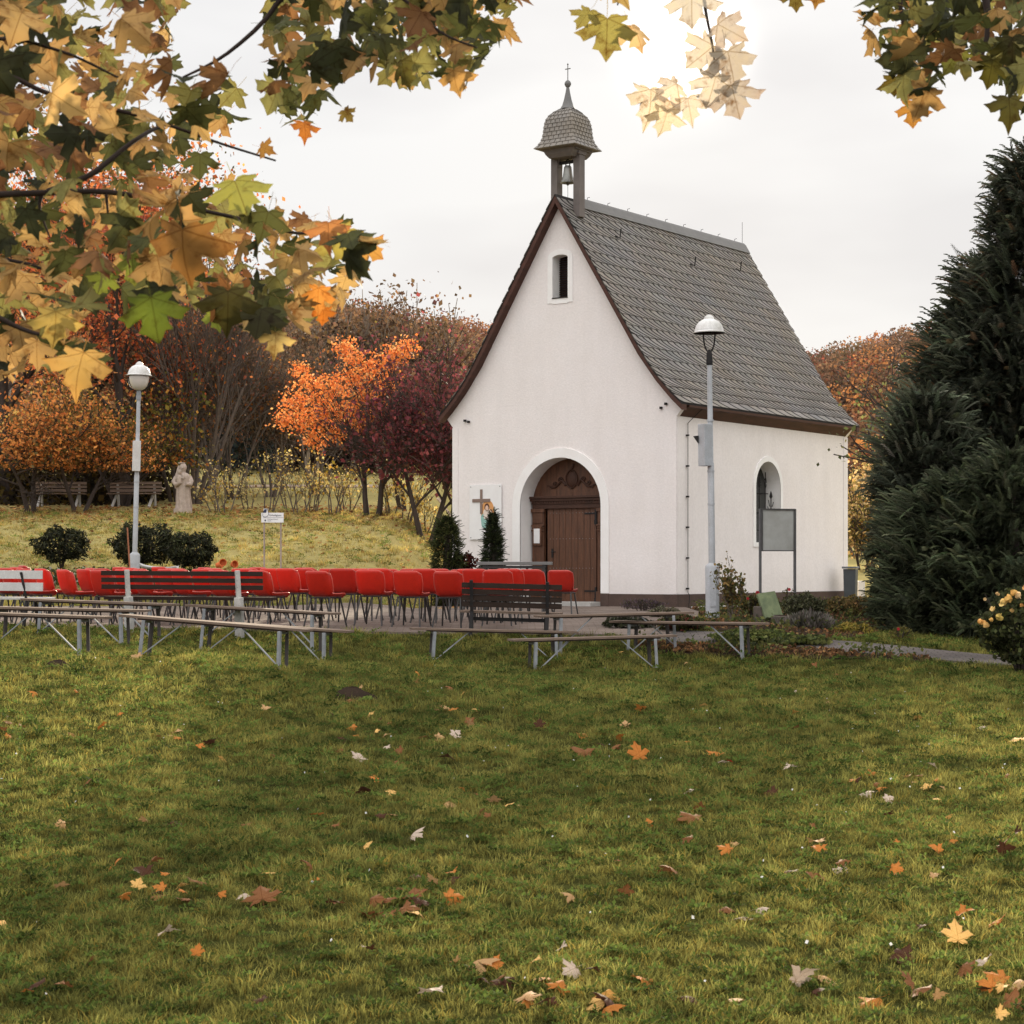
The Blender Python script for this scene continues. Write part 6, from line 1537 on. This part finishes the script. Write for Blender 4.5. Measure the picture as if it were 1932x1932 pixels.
BIG = [(298, 1780, 56, 1, 3, 'pale grey underside leaf, curled, lower left of the lawn'), (493, 1662, 36, 0, 0, 'golden five pointed leaf lying flat above a brown pair'), (495, 1712, 70, 2, 1, 'wide brown leaf with pale rim on the dark turf'), (462, 1700, 34, 1, 2, 'pale folded leaf tucked against the wide brown leaf'),
       (774, 1591, 42, 1, 2, 'pale curled leaf alone in the middle of the dark grass'), (687, 1612, 26, 0, 0, 'small golden leaf just left of the pale curled one'), (886, 1836, 74, 5, 2, 'big rolled tan leaf near the bottom centre'), (803, 1888, 56, 1, 3, 'pale torn leaf at the bottom centre'), (1056, 1809, 30, 1, 4, 'small pale leaf right of the rolled tan one'),
       (1427, 1731, 32, 1, 2, 'small pale folded leaf in the lower right turf'), (1590, 1650, 34, 1, 1, 'pale star shaped leaf on the sunlit right side'), (1683, 1651, 34, 3, 1, 'orange brown leaf near the pale star shaped one'), (1808, 1783, 66, 0, 0, 'largest golden maple leaf standing up at the lower right'), (1872, 1760, 52, 3, 3, 'orange brown leaf behind the largest golden leaf'),
       (1690, 1815, 62, 4, 3, 'long dark brown leaf left of the largest golden leaf'), (1856, 1837, 42, 1, 4, 'pale cupped leaf below the largest golden leaf'), (1500, 1870, 64, 1, 3, 'pale leaf of a pair at the lower right'), (1545, 1858, 56, 5, 2, 'tan crumpled leaf resting on the pale leaf of the pair'), (1400, 1905, 44, 5, 1, 'tan leaf at the bottom edge right of centre'),
       (370, 1822, 34, 3, 0, 'upright orange leaf at the lower left'), (1208, 1440, 52, 3, 0, 'large orange leaf standing in the upper middle lawn'), (1105, 1432, 56, 2, 3, 'crumpled brown leaf left of the large orange one'), (1643, 1505, 34, 1, 2, 'pale humped leaf on the right middle lawn'), (396, 1413, 32, 4, 4, 'dark brown curled leaf on the left middle lawn'),
       (1312, 1556, 56, 2, 1, 'brown leaf pair flat in the centre right'), (856, 1440, 40, 4, 3, 'dark folded leaf in the upper centre'), (310, 1690, 32, 3, 0, 'orange leaf left of the golden five pointed leaf'), (350, 1698, 24, 3, 1, 'small orange leaf beside another orange leaf'), (1097, 1394, 26, 0, 1, 'yellow leaf above the crumpled brown one'),
       (714, 1482, 26, 3, 0, 'orange leaf in the centre left turf'), (590, 1650, 40, 2, 2, 'brown and tan leaf left of centre'), (740, 1503, 22, 0, 0, 'small yellow leaf below an orange one'), (1348, 1432, 34, 3, 3, 'orange brown leaf right of the large orange one'), (1376, 1445, 14, 6, 1, 'small bright red leaf'), (1165, 1637, 12, 6, 1, 'tiny red leaf in the lower centre'),
       (1925, 1405, 40, 0, 0, 'golden leaf at the right frame edge'), (228, 1245, 18, 0, 1, 'yellow leaf on the lawn below the nearest left bench'), (262, 1245, 26, 5, 0, 'pale orange leaf beside a bench foot on the left'), (848, 1343, 26, 5, 2, 'tan leaf in the far centre of the lawn'), (1204, 1345, 28, 3, 3, 'reddish orange leaf far out right of centre'),
       (1326, 1338, 18, 0, 1, 'light yellow leaf far out on the right'), (675, 1441, 32, 1, 3, 'thin pale leaf edge on in the centre left'), (185, 1380, 28, 3, 1, 'orange leaf on the sunlit left turf'), (325, 1392, 28, 5, 3, 'tan leaf on the left turf beside brown bits'), (690, 1502, 36, 4, 2, 'grey brown curled leaf centre left'), (1017, 1380, 26, 4, 0, 'dark leaf upright in the centre'), (1297, 1505, 24, 1, 1, 'pale leaf tip centre right'), (1768, 1459, 26, 1, 3, 'pale curled leaf at the far right'), (1858, 1378, 20, 1, 2, 'small pale leaf near the right edge'), (70, 1315, 24, 3, 2, 'orange bit near the left edge'), (55, 1890, 26, 3, 1, 'orange leaf at the lower left corner'), (620, 1720, 34, 4, 4, 'dark red brown leaf stalk up in the lower left')]
for i, (px, py, sp_, ci, gi, lab) in enumerate(BIG):
    if 'largest golden' == lab[:14]:
        o = fallen(px, py+14, sp_, ci, gi, lab, .05, .05, rz=.2); o.rotation_euler = (R(58), .15, .25)
    elif 'upright' in lab or 'standing' in lab:
        o = fallen(px, py, sp_, ci, gi, lab); o.rotation_euler = (R(60), 0, rr.uniform(-.6, .6))
    else: fallen(px, py, sp_*1.12, ci, gi, lab, .35, .04)
rr = random.Random(99); cnt = 0
DRIFT = [(rr.uniform(0, 1932), 1240+680*rr.random()) for _ in range(26)]
while cnt < 225:
    py = 1225+(1932-1225)*rr.random()**1.25; px = rr.uniform(-5, 1940)
    if cnt % 3: dx_, dy_ = DRIFT[rr.randrange(26)]; px = rr.gauss(dx_, 55); py = rr.gauss(dy_, 22)
    if py < 1225 or py > 1932: continue
    if px > 1480 and py < 1262: continue
    Y = solveY(px, py); X = (px-966)/F*Y
    if Y > 26.5: continue
    ci = rr.choices(range(6), [1.4, .6, 5, 3.5, 4, 2.5])[0]
    o = leafobj('l', ci, rr.randrange(6), LC[ci][1]); s = rr.uniform(.034, .088); o.location = (X, Y, h(X, Y)+rr.uniform(.028, .048)); o.scale = (s, s, s)
    o.rotation_euler = (rr.gauss(.2, .4), rr.gauss(0, .4), rr.uniform(0, 6.28))
    tag(o, 'small %s leaf fragment lying in the grass' % LC[ci][0], 'leaf', 'small leaf fragments in the grass'); cnt += 1

# ------------------------------------------------------------------ grass: point cloud with tufts instanced on it (stuff)
def tuft(seed, n=16, hgt=.045, w_=.0032, spread=.035, lean=.55):
    r = np.random.default_rng(seed); V = []; Fx = []; C = []
    for k in range(n):
        a = r.uniform(0, 6.28); q = r.random()**.7*spread; b = np.array([q*math.cos(a), q*math.sin(a), 0]); l = hgt*r.uniform(.55, 1.25)
        d = np.array([math.cos(a+r.normal()*.8), math.sin(a+r.normal()*.8), 0])*lean*r.uniform(.2, 1.5); sd_ = np.array([-math.sin(a+r.normal()), math.cos(a+r.normal()), 0]); ww = w_*r.uniform(.7, 1.3)
        p1 = b+np.array([0, 0, l*.55])+d*l*.35; p2 = b+np.array([0, 0, l*.95])+d*l; i = len(V)
        V += [b-sd_*ww*.5-np.array([0, 0, .01]), b+sd_*ww*.5-np.array([0, 0, .01]), p1+sd_*ww*.42, p1-sd_*ww*.42, p2]
        Fx += [(i, i+1, i+2, i+3), (i+3, i+2, i+4)]
        cc = r.uniform(.75, 1.25); dry = r.random() < .10
        base = np.array([1.5, 1.15, .9]) if dry else np.array([1, 1, 1.0])
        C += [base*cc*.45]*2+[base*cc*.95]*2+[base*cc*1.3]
    me = bpy.data.meshes.new('grass_tuft'); me.from_pydata([tuple(v) for v in V], [], Fx)
    ca = me.color_attributes.new('Col', 'FLOAT_COLOR', 'POINT'); ca.data.foreach_set('color', np.concatenate([np.array(C, np.float32), np.ones((len(C), 1), np.float32)], 1).ravel())
    me.materials.append(M['grass']); return me
def grassmat():
    m, nt, N, L = newmat('grass_blades')
    out = N.new('ShaderNodeOutputMaterial'); p = N.new('ShaderNodeBsdfPrincipled'); p.inputs['Roughness'].default_value = .85; p.inputs['Specular IOR Level'].default_value = .06
    tr = N.new('ShaderNodeBsdfTranslucent'); ms_ = N.new('ShaderNodeMixShader'); ms_.inputs[0].default_value = .52
    g = N.new('ShaderNodeNewGeometry'); nz = N.new('ShaderNodeTexNoise'); nz.inputs['Scale'].default_value = 1.3; nz.inputs['Detail'].default_value = 9; nz.inputs['Roughness'].default_value = .78
    L.new(g.outputs['Position'], nz.inputs['Vector'])
    cr = N.new('ShaderNodeValToRGB'); e_ = cr.color_ramp.elements; e_[0].position = .34; e_[0].color = (.076, .084, .024, 1); e_[1].position = .66; e_[1].color = (.31, .278, .078, 1)
    e2 = cr.color_ramp.elements.new(.5); e2.color = (.178, .172, .046, 1)
    L.new(nz.outputs['Fac'], cr.inputs[0])
    oi = N.new('ShaderNodeObjectInfo'); mr = N.new('ShaderNodeMapRange'); mr.inputs['To Min'].default_value = .45; mr.inputs['To Max'].default_value = 1.75; L.new(oi.outputs['Random'], mr.inputs['Value'])
    at_ = N.new('ShaderNodeAttribute'); at_.attribute_name = 'Col'
    a = N.new('ShaderNodeMix'); a.data_type = 'RGBA'; a.blend_type = 'MULTIPLY'; a.inputs['Factor'].default_value = 1
    sp = N.new('ShaderNodeSeparateXYZ'); L.new(g.outputs['Position'], sp.inputs[0])
    fm = N.new('ShaderNodeMapRange'); fm.inputs['From Min'].default_value = 31; fm.inputs['From Max'].default_value = 47; fm.inputs['To Max'].default_value = .85; L.new(sp.outputs['Y'], fm.inputs['Value'])
    yl = N.new('ShaderNodeMix'); yl.data_type = 'RGBA'; L.new(fm.outputs[0], yl.inputs['Factor']); L.new(cr.outputs[0], yl.inputs['A']); yl.inputs['B'].default_value = (.44, .35, .11, 1)
    L.new(yl.outputs['Result'], a.inputs['A']); L.new(at_.outputs['Color'], a.inputs['B'])
    b = N.new('ShaderNodeMix'); b.data_type = 'RGBA'; b.blend_type = 'MULTIPLY'; b.inputs['Factor'].default_value = 1
    L.new(a.outputs['Result'], b.inputs['A']); L.new(mr.outputs[0], b.inputs['B'])
    L.new(b.outputs['Result'], p.inputs['Base Color']); L.new(b.outputs['Result'], tr.inputs['Color'])
    L.new(p.outputs[0], ms_.inputs[1]); L.new(tr.outputs[0], ms_.inputs[2]); L.new(ms_.outputs[0], out.inputs[0]); return m
M['grass'] = grassmat()
tc_coll = bpy.data.collections.new('tuft_variants')
for k in range(6):
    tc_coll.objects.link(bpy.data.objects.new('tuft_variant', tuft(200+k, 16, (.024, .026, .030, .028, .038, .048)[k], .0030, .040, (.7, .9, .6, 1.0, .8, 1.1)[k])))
def clover(seed):
    r = np.random.default_rng(seed); V = []; Fx = []
    for k in range(9):
        a = r.uniform(0, 6.28); q = r.random()**.6*.045; c = np.array([q*math.cos(a), q*math.sin(a), r.uniform(.012, .03)])
        for j in range(3):
            b = a+j*2.09; s_ = r.uniform(.006, .010); d = np.array([math.cos(b), math.sin(b), r.uniform(.3, 1.1)]); e_ = np.array([-math.sin(b), math.cos(b), 0]); i = len(V)
            V += [c, c+d*s_+e_*s_*.7, c+d*s_*1.7, c+d*s_-e_*s_*.7]; Fx.append((i, i+1, i+2, i+3))
    me = bpy.data.meshes.new('clover_tuft'); me.from_pydata([tuple(v) for v in V], [], Fx)
    ca = me.color_attributes.new('Col', 'FLOAT_COLOR', 'POINT'); ca.data.foreach_set('color', np.tile(np.array([.42, .62, .5, 1], np.float32), len(V)))
    me.materials.append(M['grass']); return me
for k in range(1): tc_coll.objects.link(bpy.data.objects.new('clover_variant', clover(300+k)))
gr_ = np.random.default_rng(5)
def scatter(y0, y1, dens):
    xm = .30*y1+.6; n_ = int((y1-y0)*2*xm*dens); X = gr_.uniform(-xm, xm, n_); Y = gr_.uniform(y0, y1, n_)
    k = np.abs(X) < .285*Y+.5; X = X[k]; Y = Y[k]
    k = ~inpoly(X, Y, PLAZA) & ~inpoly(X, Y, BED) & ~inpoly(X, Y, BED2) & (segdist(X, Y, PATHC) > .5)
    return X[k], Y[k]
PX = []; PY = []; PS = []
for y0, y1, dn, sc_ in ((6.0, 9, 1250, 1.0), (9, 13, 850, 1.15), (13, 18, 430, 1.35), (18, 24, 300, 1.6), (24, 34, 190, 1.8), (34, 46, 60, 1.9), (46, 61, 34, 2.6)):
    X, Y = scatter(y0, y1, dn)
    if y0 >= 34: k = X < 0; X, Y = X[k], Y[k]
    # clumpy density and height
    cl = np.sin(X*3.1+Y*1.7)+np.sin(X*17.3-Y*9.1)*1.1+np.sin(X*11.3+Y*14.9+2)*1.1
    kp = gr_.random(len(X)) < .62+.16*cl; X = X[kp]; Y = Y[kp]; cl = cl[kp]
    PX.append(X); PY.append(Y); PS.append(sc_*(1+.30*cl/3.2)*gr_.uniform(.7, 1.25, len(X)))
PX = np.concatenate(PX); PY = np.concatenate(PY); PS = np.concatenate(PS); PZ = np.zeros(len(PX))
for i in range(0, len(PX), 20000): PZ[i:i+20000] = H(PX[i:i+20000], PY[i:i+20000])
me = bpy.data.meshes.new('grass'); me.vertices.add(len(PX)); me.vertices.foreach_set('co', np.stack([PX, PY, PZ], 1).astype(np.float32).ravel())
a_ = me.attributes.new('sz', 'FLOAT', 'POINT'); a_.data.foreach_set('value', PS.astype(np.float32))
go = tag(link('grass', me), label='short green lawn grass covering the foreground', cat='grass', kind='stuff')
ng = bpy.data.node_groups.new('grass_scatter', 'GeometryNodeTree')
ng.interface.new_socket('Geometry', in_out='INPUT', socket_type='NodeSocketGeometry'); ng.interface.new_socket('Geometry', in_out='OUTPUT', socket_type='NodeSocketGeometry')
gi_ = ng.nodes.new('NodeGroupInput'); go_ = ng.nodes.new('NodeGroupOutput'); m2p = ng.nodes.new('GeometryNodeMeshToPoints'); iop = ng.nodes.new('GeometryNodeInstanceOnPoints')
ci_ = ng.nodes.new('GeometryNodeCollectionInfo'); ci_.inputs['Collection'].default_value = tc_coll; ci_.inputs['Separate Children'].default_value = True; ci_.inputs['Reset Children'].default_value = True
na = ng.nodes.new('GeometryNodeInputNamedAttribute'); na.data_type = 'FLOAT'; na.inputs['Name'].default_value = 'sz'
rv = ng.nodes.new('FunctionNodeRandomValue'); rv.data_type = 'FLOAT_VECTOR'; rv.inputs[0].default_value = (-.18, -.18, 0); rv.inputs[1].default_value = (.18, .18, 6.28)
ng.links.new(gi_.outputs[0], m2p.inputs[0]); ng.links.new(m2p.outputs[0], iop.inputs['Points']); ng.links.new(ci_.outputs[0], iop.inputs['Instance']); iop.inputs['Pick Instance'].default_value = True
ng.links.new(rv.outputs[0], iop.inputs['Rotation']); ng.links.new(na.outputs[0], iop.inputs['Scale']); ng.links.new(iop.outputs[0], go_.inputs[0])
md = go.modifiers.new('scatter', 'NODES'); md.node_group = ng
# daisies and clover heads
n = 110; Yd = gr_.uniform(7, 25, n); Xd = gr_.uniform(-.26, .26, n)*Yd; Zd = H(Xd, Yd)+.05
V, Fx, Cc = instance(np.array([[-.5, -.5, 0], [.5, -.5, 0], [.5, .5, 0], [-.5, .5, 0], [0, 0, .25]]), np.array([[0, 1, 4], [1, 2, 4], [2, 3, 4], [3, 0, 4]]), quat_rand(n, gr_), np.stack([Xd, Yd, Zd], 1), gr_.uniform(.007, .015, n), np.full((n, 3), .8))
tag(np_mesh('daisies', V, Fx, M['petal'], None, Cc), label='tiny white daisies dotted over the lawn', cat='daisies', kind='stuff')
